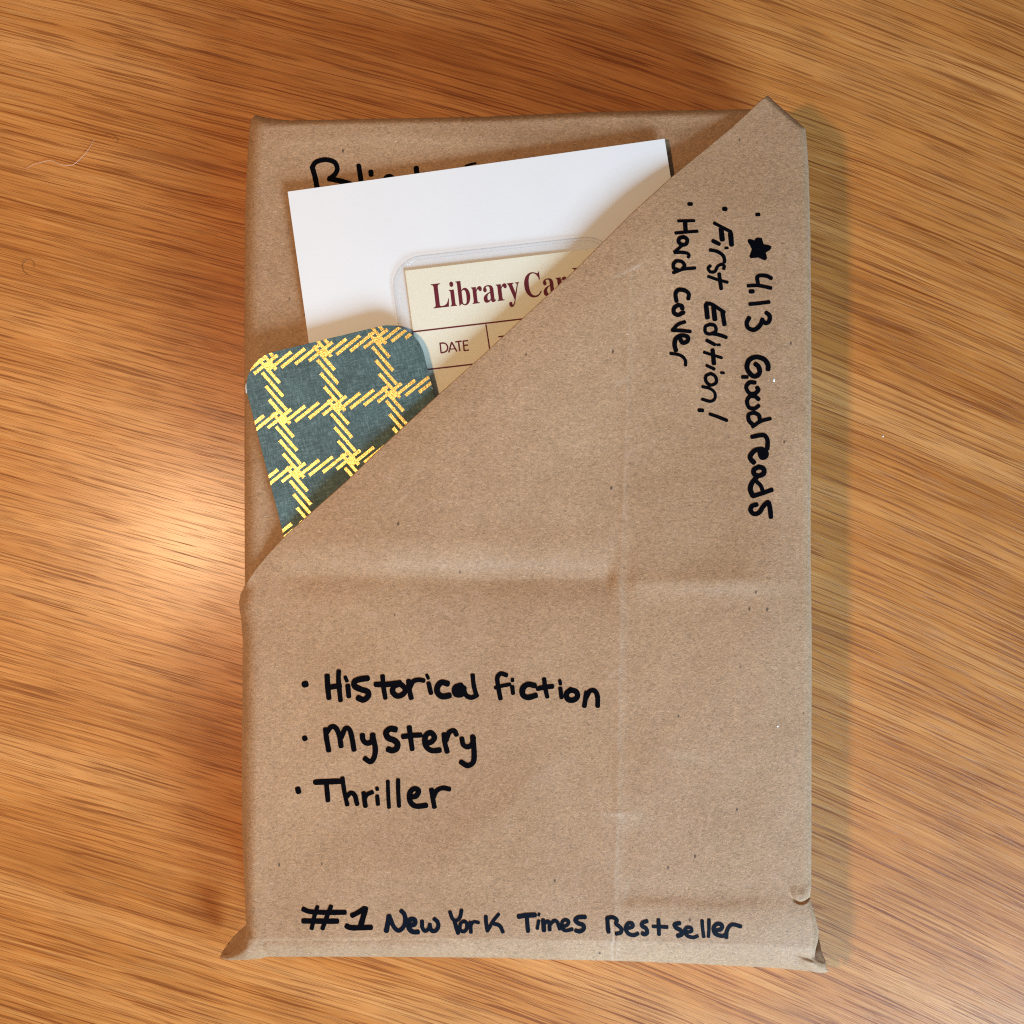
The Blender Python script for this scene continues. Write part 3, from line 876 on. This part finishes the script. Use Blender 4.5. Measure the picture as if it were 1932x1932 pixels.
# ------------------------------------------------------------------ things tucked in the pocket
def plane(p3):
    """flat sheet through three (px, py, height mm) points -> height function"""
    Q = np.array([W(a, b, c * MM) for a, b, c in p3])
    A = np.c_[np.ones(3), Q[:, 0], Q[:, 1]]
    a, b, c = np.linalg.solve(A, Q[:, 2])
    def f(px, py):
        q = KP * (b * (np.asarray(px, float) - 966) + c * (966 - np.asarray(py, float)))
        return (a + HC * q) / (1 + q)
    return f

def rounded(corners, radii, n=12):
    out = []
    P = [np.array(c, float) for c in corners]
    for i, r in enumerate(radii):
        c = P[i]; a = P[i - 1]; b = P[(i + 1) % len(P)]
        if r == 0:
            out.append(tuple(c)); continue
        u = (a - c) / np.linalg.norm(a - c); v = (b - c) / np.linalg.norm(b - c)
        for t in np.linspace(0, math.pi / 2, n):
            # superellipse-free quarter turn, valid for near-right angles
            k1 = 1 - math.sin(t); k2 = 1 - math.cos(t)
            out.append(tuple(c + u * r * k1 + v * r * k2))
    return out

def plate(name, outline, zf, thick, mat, parent=None, origin=None, inset=0.0, lift=0.0):
    p = np.array(outline, float)
    z = zf(p[:, 0], p[:, 1]) + lift * MM
    A = W(p[:, 0], p[:, 1], z)
    area = np.sum(A[:, 0] * np.roll(A[:, 1], -1) - A[:, 1] * np.roll(A[:, 0], -1))
    if area < 0: A = A[::-1]
    k = len(A)
    # tiny bevel
    cen = A.mean(0)
    d = A - cen; d[:, 2] = 0
    d /= np.linalg.norm(d, axis=1, keepdims=True)
    bev = min(0.06, thick * .3) * MM
    top = A - d * bev
    r1 = A - np.array([0, 0, bev]); r2 = A - np.array([0, 0, thick * MM])
    V = np.concatenate([top, r1, r2])
    F = [list(range(k)), list(range(3 * k - 1, 2 * k - 1, -1))]
    for i in range(k):
        j = (i + 1) % k
        F.append([i, k + i, k + j, j]); F.append([k + i, 2 * k + i, 2 * k + j, k + j])
    return mesh_obj(name, V, F, mat, parent, origin)

def org(px, py, z):
    w = W(px, py, z)
    return (float(w[0]), float(w[1]), float(w[2]))

# white card
Z_WHITE = plane([(542.5, 361.5, 29.6), (1254, 261.5, 30.0), (1000, 760, 28.9)])
card = plate("white_card", [(542.5, 361.5), (600, 770), (1319, 669), (1254, 261.5)], Z_WHITE, 0.35, M_WHITE, None, org(950, 700, 28.0 * MM))
card['label'] = "blank white card tucked in the pocket behind the other bookmarks, tilted to the left"
card['category'] = "card"

# laminated library card
Z_LIB = lambda x, y: Z_WHITE(x, y) + 0.65 * MM
lib = thing("library_card_bookmark", "clear laminated cream library card with plum red lettering, tucked in front of the white card", "bookmark", org(960, 640, 29.2 * MM))
LO = [(733.7, 488.3), (775, 800), (1194, 752), (1152, 441.0)]
pl_out = rounded(LO, [60, 10, 10, 52], 16)
plate("laminate_sleeve", pl_out, Z_LIB, 0.40, M_PLASTIC, lib)
def ring(name, outline, zf, w, h, mat, parent, lift=0.0):
    """raised rounded bead along an outline"""
    p = np.array(outline, float)
    c = p.mean(0)
    t = np.roll(p, -1, 0) - np.roll(p, 1, 0); t /= np.linalg.norm(t, axis=1, keepdims=True)
    n = np.stack([t[:, 1], -t[:, 0]], -1)
    n *= np.sign(np.sum(n * (c - p), 1))[:, None]           # inwards
    prof = [(0, -.3), (0, 0.0), (w * .25, h), (w * .75, h), (w, 0.0)]
    R = []
    for o_, hh in prof:
        q = p + n * o_
        R.append(W(q[:, 0], q[:, 1], zf(q[:, 0], q[:, 1]) + (hh + lift) * MM))
    k = len(p); V = np.concatenate(R); F = []
    for a in range(len(prof) - 1):
        i = a * k + np.arange(k); j = i + k
        F.append(np.stack([i, np.roll(i, -1), np.roll(j, -1), j], -1))
    return mesh_obj(name, V, np.concatenate(F), mat, parent)
def dense(outline, step=6):
    o = np.array(outline + [outline[0]], float); r = []
    for a, b in zip(o[:-1], o[1:]):
        k = max(1, int(np.linalg.norm(b - a) / step))
        r += [a + (b - a) * i / k for i in range(k)]
    return [tuple(q) for q in r]
ring("sealed_edge", dense(pl_out), Z_LIB, 2.2, 0.05, M_RIM, lib, 0.02)
inner = rounded([(738.8, 494.5), (779, 794), (1188, 747), (1146.5, 447.3)], [58, 10, 10, 50], 16)
ring("sealed_edge", dense(inner), Z_LIB, 1.0, 0.03, M_RIM, lib, 0.02)
Z_CREAM = lambda x, y: Z_LIB(x, y) - 0.08 * MM
cream = plate("cream_card", [(764, 510.5), (801, 790), (1166, 746), (1129, 467.6)], Z_CREAM, 0.25, M_CREAM, lib)

def strips(name, quads, zf, mat, parent, lift):
    V = []; F = []
    for k, q in enumerate(quads):
        q = np.array(q, float)
        a = np.sum(q[:, 0] * np.roll(q[:, 1], -1) - q[:, 1] * np.roll(q[:, 0], -1))
        if a > 0: q = q[::-1]                       # y grows downwards here
        b = len(V)
        V += [tuple(v) for v in W(q[:, 0], q[:, 1], zf(q[:, 0], q[:, 1]) + lift * MM)]
        F.append(list(range(b, b + len(q))))
    return mesh_obj(name, V, F, mat, parent)

def bar(a, b, w):
    a = np.array(a, float); b = np.array(b, float)
    t = (b - a) / np.linalg.norm(b - a); n = np.array([-t[1], t[0]]) * w / 2
    return [tuple(a + n), tuple(b + n), tuple(b - n), tuple(a - n)]

def zp(x, y, x0=1400, y0=800, s=2.415):
    return ((x0 + x / s) * 1932 / 3840, (y0 + y / s) * 1932 / 3840)

rules = [bar((779.4, 626), (1150, 582.4), 2.9), bar((788.7, 699.3), (1158, 656), 2.9), bar((916.8, 612), (940, 765), 2.6)]
strips("printed_rule", rules[:1], Z_CREAM, M_PLUM, cream, 0.02)
strips("printed_rule", rules[1:2], Z_CREAM, M_PLUM, cream, 0.02)
strips("printed_rule", rules[2:], Z_CREAM, M_PLUM, cream, 0.015)

# DATE, and the first letter of the next column
def dstroke(pts, w=13.5):
    r = [zp(*q) for q in pts]
    return [bar(a, b, w / 2.415 / 1.98758) for a, b in zip(r[:-1], r[1:])]
q = []
q += dstroke([(604, 1174), (614, 1264)])
arc = [(600, 1178), (632, 1174), (655, 1180), (671, 1200), (674, 1222), (666, 1244), (648, 1257), (610, 1264)]
q += dstroke(arc)
q += dstroke([(683, 1261), (709, 1166)]) + dstroke([(709, 1166), (757, 1252)]) + dstroke([(693, 1231), (744, 1226)], 9)
q += dstroke([(742, 1165), (800, 1157)]) + dstroke([(771, 1160), (783, 1249)])
q += dstroke([(813, 1156), (824, 1246)]) + dstroke([(812, 1158), (858, 1152)]) + dstroke([(817, 1197), (858, 1192)]) + dstroke([(823, 1243), (866, 1238)])
q += dstroke([(1132, 1118), (1200, 1109)]) + dstroke([(1166, 1114), (1178, 1200)])
q = [[(x, y) for x, y in b] for b in q]
def strips_st(name, quads, zf, mat, parent, lift):
    o = None
    V = []; F = []
    for k, qq in enumerate(quads):
        qq = np.array(qq, float)
        a = np.sum(qq[:, 0] * np.roll(qq[:, 1], -1) - qq[:, 1] * np.roll(qq[:, 0], -1))
        if a > 0: qq = qq[::-1]
        b = len(V)
        V += [tuple(v) for v in W(qq[:, 0], qq[:, 1], zf(qq[:, 0], qq[:, 1]) + (lift + 0.0012 * (k % 12)) * MM)]
        F.append(list(range(b, b + len(qq))))
    return mesh_obj(name, V, F, mat, parent)
strips_st("column_heading", q, Z_CREAM, M_PLUM, cream, 0.02)

LIBT = [[[144,0,15,0,15,6],[15,12,15,17,39,18],[54,23,62,32,71,40],[75,56,75,81,75,180],[75,279,75,379,75,401],[70,416,62,425,54,433],[39,438,16,439,16,444],[16,450,16,455,94,455],[172,455,250,455,250,450],[250,444,250,439,232,439],[218,437,208,434,198,431],[192,425,188,416,184,408],[182,395,182,379,182,280],[182,181,182,83,182,67],[183,55,185,47,188,39],[192,34,200,31,207,29],[218,28,234,28,266,28],[293,32,315,40,336,48],[355,61,370,80,385,98],[398,123,409,154,415,154],[421,154,427,154,419,103],[410,51,402,0,273,0]],[[541,362,527,362,513,362],[501,367,491,376,482,386],[477,398,477,412,477,427],[482,439,491,449,501,458],[513,463,527,463,542,463],[554,458,563,449,573,439],[578,427,578,412,578,398],[573,386,563,376,553,367]],[[499,0,445,0,445,5],[445,11,445,16,458,17],[467,20,472,26,476,31],[479,41,479,56,479,121],[479,186,479,252,479,268],[477,279,473,285,469,290],[460,293,447,293,447,299],[447,305,447,310,490,310],[532,310,575,310,575,225],[575,141,575,56,575,42],[577,32,581,26,585,20],[593,17,606,16,606,11],[606,5,606,0,552,0]],[[671,-11,668,-11,668,122],[668,255,668,388,668,409],[665,423,661,428,657,434],[647,438,633,439,633,445],[633,450,633,455,676,455],[719,455,763,455,763,396],[763,338,763,279,785,305],[812,318,846,318,869,318],[890,312,908,299,926,286],[941,268,951,245,961,222],[966,196,966,166,966,132],[960,102,947,75,935,49],[917,28,894,13,872,-2],[846,-10,817,-10,787,-10],[758,3,729,28,712,15],[695,2,678,-11,674,-11]],[[778,14,807,14,831,14],[848,26,856,49,865,73],[870,110,870,160,870,201],[865,231,856,251,846,270],[831,280,809,280,798,280],[789,277,780,270,771,263],[765,253,763,242,763,184],[763,126,763,69,763,32]],[[1063,0,1003,0,1003,5],[1003,11,1003,16,1017,17],[1026,20,1031,26,1035,31],[1038,41,1038,56,1038,121],[1038,186,1038,252,1038,269],[1036,280,1032,285,1028,290],[1019,293,1005,293,1006,299],[1006,305,1006,310,1048,310],[1089,310,1131,310,1131,291],[1131,271,1131,252,1143,273],[1156,290,1172,301,1188,313],[1203,318,1218,318,1237,318],[1251,314,1261,304,1270,294],[1275,282,1275,266,1275,253],[1271,242,1263,234,1256,226],[1246,222,1233,222,1221,222],[1213,225,1207,231,1202,236],[1197,243,1192,250,1188,257],[1182,260,1174,260,1165,260],[1156,254,1147,241,1139,229],[1134,213,1134,192,1134,147],[1134,101,1134,56,1134,41],[1138,30,1144,25,1151,20],[1163,17,1183,16,1183,11],[1183,5,1183,0,1123,0]],[[1555,-10,1527,-10,1494,-10],[1475,5,1473,35,1442,6],[1407,-9,1368,-9,1345,-9],[1326,-2,1313,11,1300,25],[1293,42,1293,63,1293,93],[1307,117,1336,136,1365,155],[1410,173,1471,190,1471,207],[1471,224,1471,241,1471,260],[1467,274,1459,282,1451,291],[1438,296,1420,296,1391,296],[1377,288,1377,274,1377,271],[1380,266,1386,257,1392,248],[1396,239,1396,231,1396,219],[1391,209,1382,202,1374,194],[1363,191,1350,191,1336,191],[1325,195,1317,203,1309,211],[1306,223,1306,236,1306,252],[1311,266,1322,278,1333,291],[1348,300,1367,308,1387,315],[1409,318,1435,318,1482,318],[1516,310,1536,292,1556,275],[1565,247,1565,210,1565,161],[1565,112,1565,62,1565,51],[1566,43,1567,40,1569,36],[1572,34,1577,34,1581,34],[1587,37,1593,42,1596,37],[1599,32,1602,28,1580,2]],[[1402,34,1424,34,1430,34],[1438,36,1447,41,1456,46],[1464,53,1471,63,1471,99],[1471,134,1471,169,1418,157],[1391,128,1391,84,1391,50]],[[1694,0,1635,0,1635,5],[1635,11,1635,16,1648,17],[1657,20,1662,26,1667,31],[1669,41,1669,56,1669,121],[1669,186,1669,252,1669,269],[1667,280,1663,285,1659,290],[1650,293,1637,293,1637,299],[1637,305,1637,310,1679,310],[1721,310,1762,310,1762,291],[1762,271,1762,252,1774,273],[1788,290,1804,301,1819,313],[1835,318,1850,318,1868,318],[1882,314,1892,304,1901,294],[1906,282,1906,266,1906,253],[1902,242,1895,234,1887,226],[1877,222,1864,222,1853,222],[1844,225,1838,231,1833,236],[1828,243,1823,250,1819,257],[1813,260,1805,260,1796,260],[1787,254,1778,241,1770,229],[1766,213,1766,192,1766,147],[1766,101,1766,56,1766,41],[1769,30,1775,25,1782,20],[1795,17,1814,16,1814,11],[1814,5,1814,0,1754,0]],[[1973,-140,1956,-140,1939,-140],[1925,-135,1914,-125,1903,-115],[1897,-101,1897,-84,1897,-72],[1901,-62,1909,-53,1916,-44],[1927,-40,1940,-40,1951,-40],[1961,-43,1968,-49,1975,-56],[1979,-65,1979,-76,1979,-78],[1978,-79,1978,-81,1978,-83],[1978,-85,1978,-87,1978,-95],[1982,-99,1990,-99,1998,-99],[2007,-90,2018,-74,2024,-65],[2029,-56,2033,-44,2037,-33],[2041,-20,2044,-5,2010,80],[1975,165,1940,251,1936,261],[1932,269,1928,275,1925,281],[1922,285,1919,287,1915,291],[1909,293,1901,293,1900,293],[1900,293,1899,293,1899,299],[1899,305,1899,310,1955,310],[2010,310,2066,310,2066,305],[2066,299,2066,293,2053,293],[2045,292,2040,289,2035,287],[2032,282,2032,275,2032,272],[2033,270,2034,267,2034,263],[2036,260,2037,257,2054,211],[2072,165,2089,119,2104,160],[2119,200,2134,241,2137,248],[2139,255,2140,260,2141,265],[2142,270,2142,274,2142,282],[2139,287,2133,289,2128,292],[2119,293,2107,293,2107,299],[2107,305,2107,310,2139,310],[2171,310,2203,310,2203,305],[2203,299,2203,293,2194,293],[2187,289,2181,281,2175,272],[2169,259,2163,242,2131,154],[2098,65,2066,-24,2055,-55],[2044,-79,2033,-96,2023,-112],[2011,-124,1999,-131,1987,-137]],[[2716,-11,2635,-11,2591,-11],[2551,-1,2516,20,2481,40],[2454,68,2435,104,2415,140],[2405,182,2405,228,2405,274],[2415,315,2435,351,2455,387],[2482,414,2517,435,2553,455],[2593,465,2638,465,2668,465],[2704,457,2746,440,2753,437],[2760,435,2766,435,2783,435],[2793,445,2798,465,2804,465],[2809,465,2815,465,2815,413],[2815,361,2815,308,2810,308],[2804,308,2799,308,2783,350],[2762,383,2735,407,2708,431],[2678,443,2644,443,2563,443],[2522,371,2522,226,2522,91],[2567,24,2657,24,2684,24],[2710,31,2737,45,2763,59],[2787,79,2807,106,2814,100],[2820,94,2826,89,2780,22]],[[3129,-10,3101,-10,3068,-10],[3050,5,3047,35,3017,6],[2982,-9,2942,-9,2919,-9],[2901,-2,2887,11,2874,25],[2867,42,2867,63,2867,93],[2881,117,2910,136,2939,155],[2984,173,3046,190,3046,207],[3046,224,3046,241,3046,260],[3042,274,3034,282,3026,291],[3013,296,2995,296,2966,296],[2951,288,2951,274,2951,271],[2954,266,2960,257,2967,248],[2970,239,2970,231,2970,219],[2965,209,2957,202,2948,194],[2937,191,2924,191,2910,191],[2899,195,2892,203,2884,211],[2880,223,2880,236,2880,252],[2885,266,2896,278,2907,291],[2922,300,2942,308,2961,315],[2983,318,3009,318,3057,318],[3090,310,3110,292,3130,275],[3140,247,3140,210,3140,161],[3140,112,3140,62,3140,51],[3140,43,3142,40,3143,36],[3146,34,3151,34,3156,34],[3161,37,3167,42,3170,37],[3173,32,3176,28,3154,2]],[[2976,34,2998,34,3004,34],[3012,36,3021,41,3030,46],[3038,53,3046,63,3046,99],[3046,134,3046,169,2992,157],[2965,128,2965,84,2965,50]],[[3269,0,3209,0,3209,5],[3209,11,3209,16,3222,17],[3231,20,3236,26,3241,31],[3243,41,3243,56,3243,121],[3243,186,3243,252,3243,269],[3241,280,3237,285,3233,290],[3224,293,3211,293,3211,299],[3211,305,3212,310,3253,310],[3295,310,3336,310,3336,291],[3336,271,3336,252,3348,273],[3362,290,3378,301,3394,313],[3409,318,3424,318,3443,318],[3457,314,3466,304,3475,294],[3480,282,3480,266,3480,253],[3476,242,3469,234,3461,226],[3451,222,3439,222,3427,222],[3418,225,3413,231,3407,236],[3402,243,3398,250,3393,257],[3387,260,3379,260,3370,260],[3361,254,3353,241,3344,229],[3340,213,3340,192,3340,147],[3340,101,3340,56,3340,41],[3343,30,3350,25,3356,20],[3369,17,3388,16,3388,11],[3388,5,3388,0,3328,0]],[[3655,-10,3618,-10,3595,-10],[3574,-3,3556,10,3538,24],[3523,43,3513,66,3503,90],[3498,117,3498,147,3498,182],[3503,212,3514,237,3525,263],[3540,283,3559,297,3579,311],[3600,318,3624,318,3655,318],[3681,306,3701,280,3701,320],[3701,361,3701,401,3701,415],[3698,425,3690,430,3683,436],[3671,439,3654,439,3654,445],[3654,450,3654,455,3702,455],[3749,455,3797,455,3797,329],[3797,202,3797,75,3797,59],[3799,47,3803,41,3807,34],[3816,30,3831,28,3831,22],[3831,16,3831,11,3796,11],[3752,4,3701,-10,3701,6],[3701,23,3701,39,3682,6]],[[3630,28,3649,28,3660,28],[3670,33,3680,41,3690,50],[3697,62,3701,76,3701,131],[3701,186,3701,242,3699,253],[3694,262,3684,270,3675,277],[3664,281,3652,281,3631,281],[3617,270,3608,250,3600,229],[3596,197,3596,153,3596,111],[3599,79,3608,58,3616,38]]]
def title():
    V = []; F = []
    a0 = np.array(zp(541, 862)); ex = np.array([0.9935, -0.1137]); ey = np.array([-0.118, -0.993])
    for pas in (0, 1):
        cu = bpy.data.curves.new('t', 'CURVE'); cu.dimensions = '2D'; cu.fill_mode = 'BOTH'; cu.resolution_u = 4
        for sp in LIBT:
            isy = min(p[3] for p in sp) < -100
            if isy != bool(pas): continue
            s = cu.splines.new('BEZIER'); s.bezier_points.add(len(sp) - 1); s.use_cyclic_u = True
            for bp, p in zip(s.bezier_points, sp):
                bp.handle_left_type = bp.handle_right_type = 'FREE'
                bp.handle_left = (p[0], p[1], 0); bp.co = (p[2], p[3], 0); bp.handle_right = (p[4], p[5], 0)
        ob = bpy.data.objects.new('t', cu); C.objects.link(ob)
        dg = bpy.context.evaluated_depsgraph_get()
        me = bpy.data.meshes.new_from_object(ob.evaluated_get(dg))
        for v in me.vertices:
            x, y = v.co.x, v.co.y
            x += 18 if pas else 0
            if x > 2230 and not pas: x -= 60                     # tighter word space
            sx = 44.5 / 442 * 0.745; sy = 44.5 / 442
            g = a0 + ex * (x * sx) + ey * (y * sy)
            V.append(W(g[0], g[1], Z_CREAM(g[0], g[1]) + (0.02 + 0.006 * pas) * MM))
        b = len(V) - len(me.vertices)
        for f in me.polygons:
            F.append([b + i for i in f.vertices])
        bpy.data.objects.remove(ob); bpy.data.curves.remove(cu); bpy.data.meshes.remove(me)
    V = np.array(V)
    G = []
    for f in F:
        p = V[f]; nz = sum(p[i - 1][0] * p[i][1] - p[i - 1][1] * p[i][0] for i in range(len(f)))
        G.append(f if nz > 0 else f[::-1])
    return mesh_obj("printed_title", V, G, M_PLUM, cream)
title()

# green bookmark with gold foil
Z_BOOK = plane([(535, 1010, 29.5), (821, 749, 31.9), (470, 700, 31.4)])
bm = thing("bookmark", "dark green linen bookmark with gold foil plaid and rounded corners, left in the pocket", "bookmark", org(680, 830, 30.0 * MM))
BO = [(450, 679.6), (549.5, 1067), (881.5, 987), (782, 599.7)]
b_out = rounded(BO, [68, 4, 4, 68], 20)
plate("linen_card", b_out, Z_BOOK, 0.40, M_LINEN, bm)
we = [(467.5, 720), (463.6, 724), (463.0, 732), (463.8, 741), (465.6, 742), (466.2, 733), (467.3, 727)]
plate("frayed_edge", we, Z_BOOK, 0.2, M_WHITE, bm, lift=-0.15)

def clip(poly, hull):
    """Sutherland-Hodgman against a convex outline"""
    h = np.array(hull); c = h.mean(0)
    out = [np.array(p, float) for p in poly]
    for a, b in zip(h, np.roll(h, -1, 0)):
        n = np.array([-(b - a)[1], (b - a)[0]])
        if np.dot(n, c - a) < 0: n = -n
        inp = out; out = []
        for i in range(len(inp)):
            p, q2 = inp[i - 1], inp[i]
            dp, dq = np.dot(n, p - a), np.dot(n, q2 - a)
            if dq >= 0:
                if dp < 0: out.append(p + (q2 - p) * dp / (dp - dq))
                out.append(q2)
            elif dp >= 0:
                out.append(p + (q2 - p) * dp / (dp - dq))
        if len(out) < 3: return None
    return out
def za(x, y): return ((900 + x / 3.864) * 1932 / 3840, (1200 + y / 3.864) * 1932 / 3840)
cen = np.array(b_out).mean(0)
hull = [tuple(cen + (np.array(p) - cen) * 0.9985) for p in b_out]
A_ = np.array([797.0, -187.0]); B_ = np.array([201.0, 783.0])
hb = []; vb = []
rs = np.random.RandomState(4)
def rough_bar(a, b, w):
    """bar with slightly ragged foil edges"""
    a = np.array(za(*a)); b = np.array(za(*b))
    t = (b - a) / np.linalg.norm(b - a); n = np.array([-t[1], t[0]])
    k = 9
    top = [a + (b - a) * i / k + n * (w / 2 + rs.uniform(-.28, .28)) for i in range(k + 1)]
    bot = [a + (b - a) * i / k - n * (w / 2 + rs.uniform(-.28, .28)) for i in range(k, -1, -1)]
    top[0] = top[0] - t * .5 + n * .3; top[-1] = top[-1] + t * .5 + n * .3
    bot[0] = bot[0] + t * .5 - n * .3; bot[-1] = bot[-1] - t * .5 - n * .3
    return top + bot
for i in range(-3, 6):
    for j in range(-2, 6):
        o_ = A_ * i + B_ * j
        for k in range(4):
            s = np.array([405., 730.]) + A_ * k / 4 + o_
            hb.append((s, s + np.array([335, -266])))
            s = np.array([325., 765.]) + B_ * k / 4 + o_
            vb.append((s, s + np.array([297, 340])))
polys = []
for kk, lst in ((0.030, hb), (0.042, vb)):
    for a, b in lst:
        pa = np.array(za(*a)); 
        if not (350 < pa[0] < 950 and 520 < pa[1] < 1150): continue
        c_ = clip(rough_bar(a, b, 6.0), hull)
        if c_: polys.append((kk, c_))
for i in range(-3, 6):
    for j in range(-2, 6):
        c0 = np.array(za(*(np.array([412., 650.]) + A_ * i + B_ * j)))
        if 350 < c0[0] < 950 and 520 < c0[1] < 1150:
            c_ = clip([c0 + np.array(d) for d in ((-6, -1), (-2, 6), (6, 2), (2, -5))], hull)
            if c_: polys.append((0.036, c_))
V = []; F = []
for kk, p in polys:
    p = np.array(p)
    a = np.sum(p[:, 0] * np.roll(p[:, 1], -1) - p[:, 1] * np.roll(p[:, 0], -1))
    if a > 0: p = p[::-1]
    b = len(V)
    V += [tuple(v) for v in W(p[:, 0], p[:, 1], Z_BOOK(p[:, 0], p[:, 1]) + kk * MM)]
    F.append(list(range(b, b + len(p))))
mesh_obj("gold_foil_plaid", V, F, M_FOIL, bm)

# ------------------------------------------------------------------ hairs and specks
def tube(name, pts, r, mat, label, cat, lift=0.0, taper=0.5):
    c = catmull([(x, y) for x, y in pts], 2.0)
    n = len(c)
    u = np.linspace(0, 1, n)
    z = (r + lift * np.sin(np.pi * u) + 0.05) * MM
    P = W(c[:, 0], c[:, 1], z)
    t = np.gradient(P, axis=0); t /= np.linalg.norm(t, axis=1, keepdims=True)
    up = np.array([0, 0, 1.0])
    s = np.cross(t, up); s /= np.linalg.norm(s, axis=1, keepdims=True)
    w = np.cross(s, t)
    k = 6
    rad = r * MM * (taper + (1 - taper) * np.sin(np.pi * np.clip(u * .9 + .05, 0, 1)))
    ang = np.arange(k) * 2 * np.pi / k
    V = P[:, None] + rad[:, None, None] * (np.cos(ang)[None, :, None] * s[:, None] + np.sin(ang)[None, :, None] * w[:, None])
    V = V.reshape(-1, 3)
    F = []
    for i in range(n - 1):
        for j in range(k):
            F.append([i * k + j, i * k + (j + 1) % k, (i + 1) * k + (j + 1) % k, (i + 1) * k + j])
    F.append(list(range(k - 1, -1, -1))); F.append([(n - 1) * k + j for j in range(k)])
    o = mesh_obj(name, V, F, mat, None, tuple(P[n // 2]), smooth=True)
    o['label'] = label; o['category'] = cat
    return o
def zt(x, y): return ((x / 2.76) * 1932 / 3840, (400 + y / 2.76) * 1932 / 3840)
tube("hair", [zt(*p) for p in [(975, 330), (930, 420), (870, 500), (800, 570), (740, 605), (640, 600), (530, 560), (430, 575), (340, 600), (260, 645)]],
     0.075, M_HAIR_L, "pale wavy hair lying on the oak table at the upper left", "hair", 0.35, 0.3)
tube("hair", [zt(*p) for p in [(350, 1675), (354, 1625), (325, 1587), (272, 1583), (236, 1625), (235, 1680), (268, 1728), (325, 1752)]],
     0.055, M_HAIR_D, "tiny dark hair curled in a ring on the oak table by the left edge", "hair", 0.2, 0.5)
tube("hair", [zt(*p) for p in [(1085, 290), (1135, 283), (1185, 303), (1224, 345), (1200, 382)]],
     0.045, M_HAIR_D, "short dark bent hair just right of the pale hair", "hair", 0.15, 0.5)

def speck(px, py, rx, ry, zf, mat, label, seed):
    rs = np.random.RandomState(seed)
    z0 = float(zf(px, py))
    V = []; F = []
    nu, nvv = 8, 5
    k = KP * (HC - z0)
    c = W(px, py, z0)
    for i in range(nvv):
        a = (i / (nvv - 1)) * math.pi / 2
        for j in range(nu):
            b = 2 * math.pi * j / nu
            rr = math.cos(a) * (1 + rs.uniform(-.18, .18)) + (0.02 if i == nvv - 1 else 0)
            V.append((c[0] + rx * k * rr * math.cos(b), c[1] + ry * k * rr * math.sin(b), z0 + (0.02 + .5 * rx * k / MM * math.sin(a)) * MM))
    for i in range(nvv - 1):
        for j in range(nu):
            F.append([i * nu + j, i * nu + (j + 1) % nu, (i + 1) * nu + (j + 1) % nu, (i + 1) * nu + j])
    F.append([(nvv - 1) * nu + j for j in range(nu)])
    F.append(list(range(nu - 1, -1, -1)))
    o = mesh_obj("lint_speck", V, F, mat, None, (float(c[0]), float(c[1]), z0), smooth=True)
    o['label'] = label; o['category'] = "speck"
speck(1460, 717, 2.2, 4.2, flap_z, M_LINT, "white lint speck on the kraft flap beside the sideways writing at upper right", 1)
speck(1467, 1370, 2.2, 2.4, flap_z, M_LINT, "white lint speck on the blank lower right of the kraft paper", 2)
speck(1666, 823, 1.7, 1.7, lambda x, y: 0.0, M_LINT, "tiny pale crumb on the bare oak table right of the parcel", 3)

for o in list(bpy.data.objects):
    if '_o' in o: del o['_o']
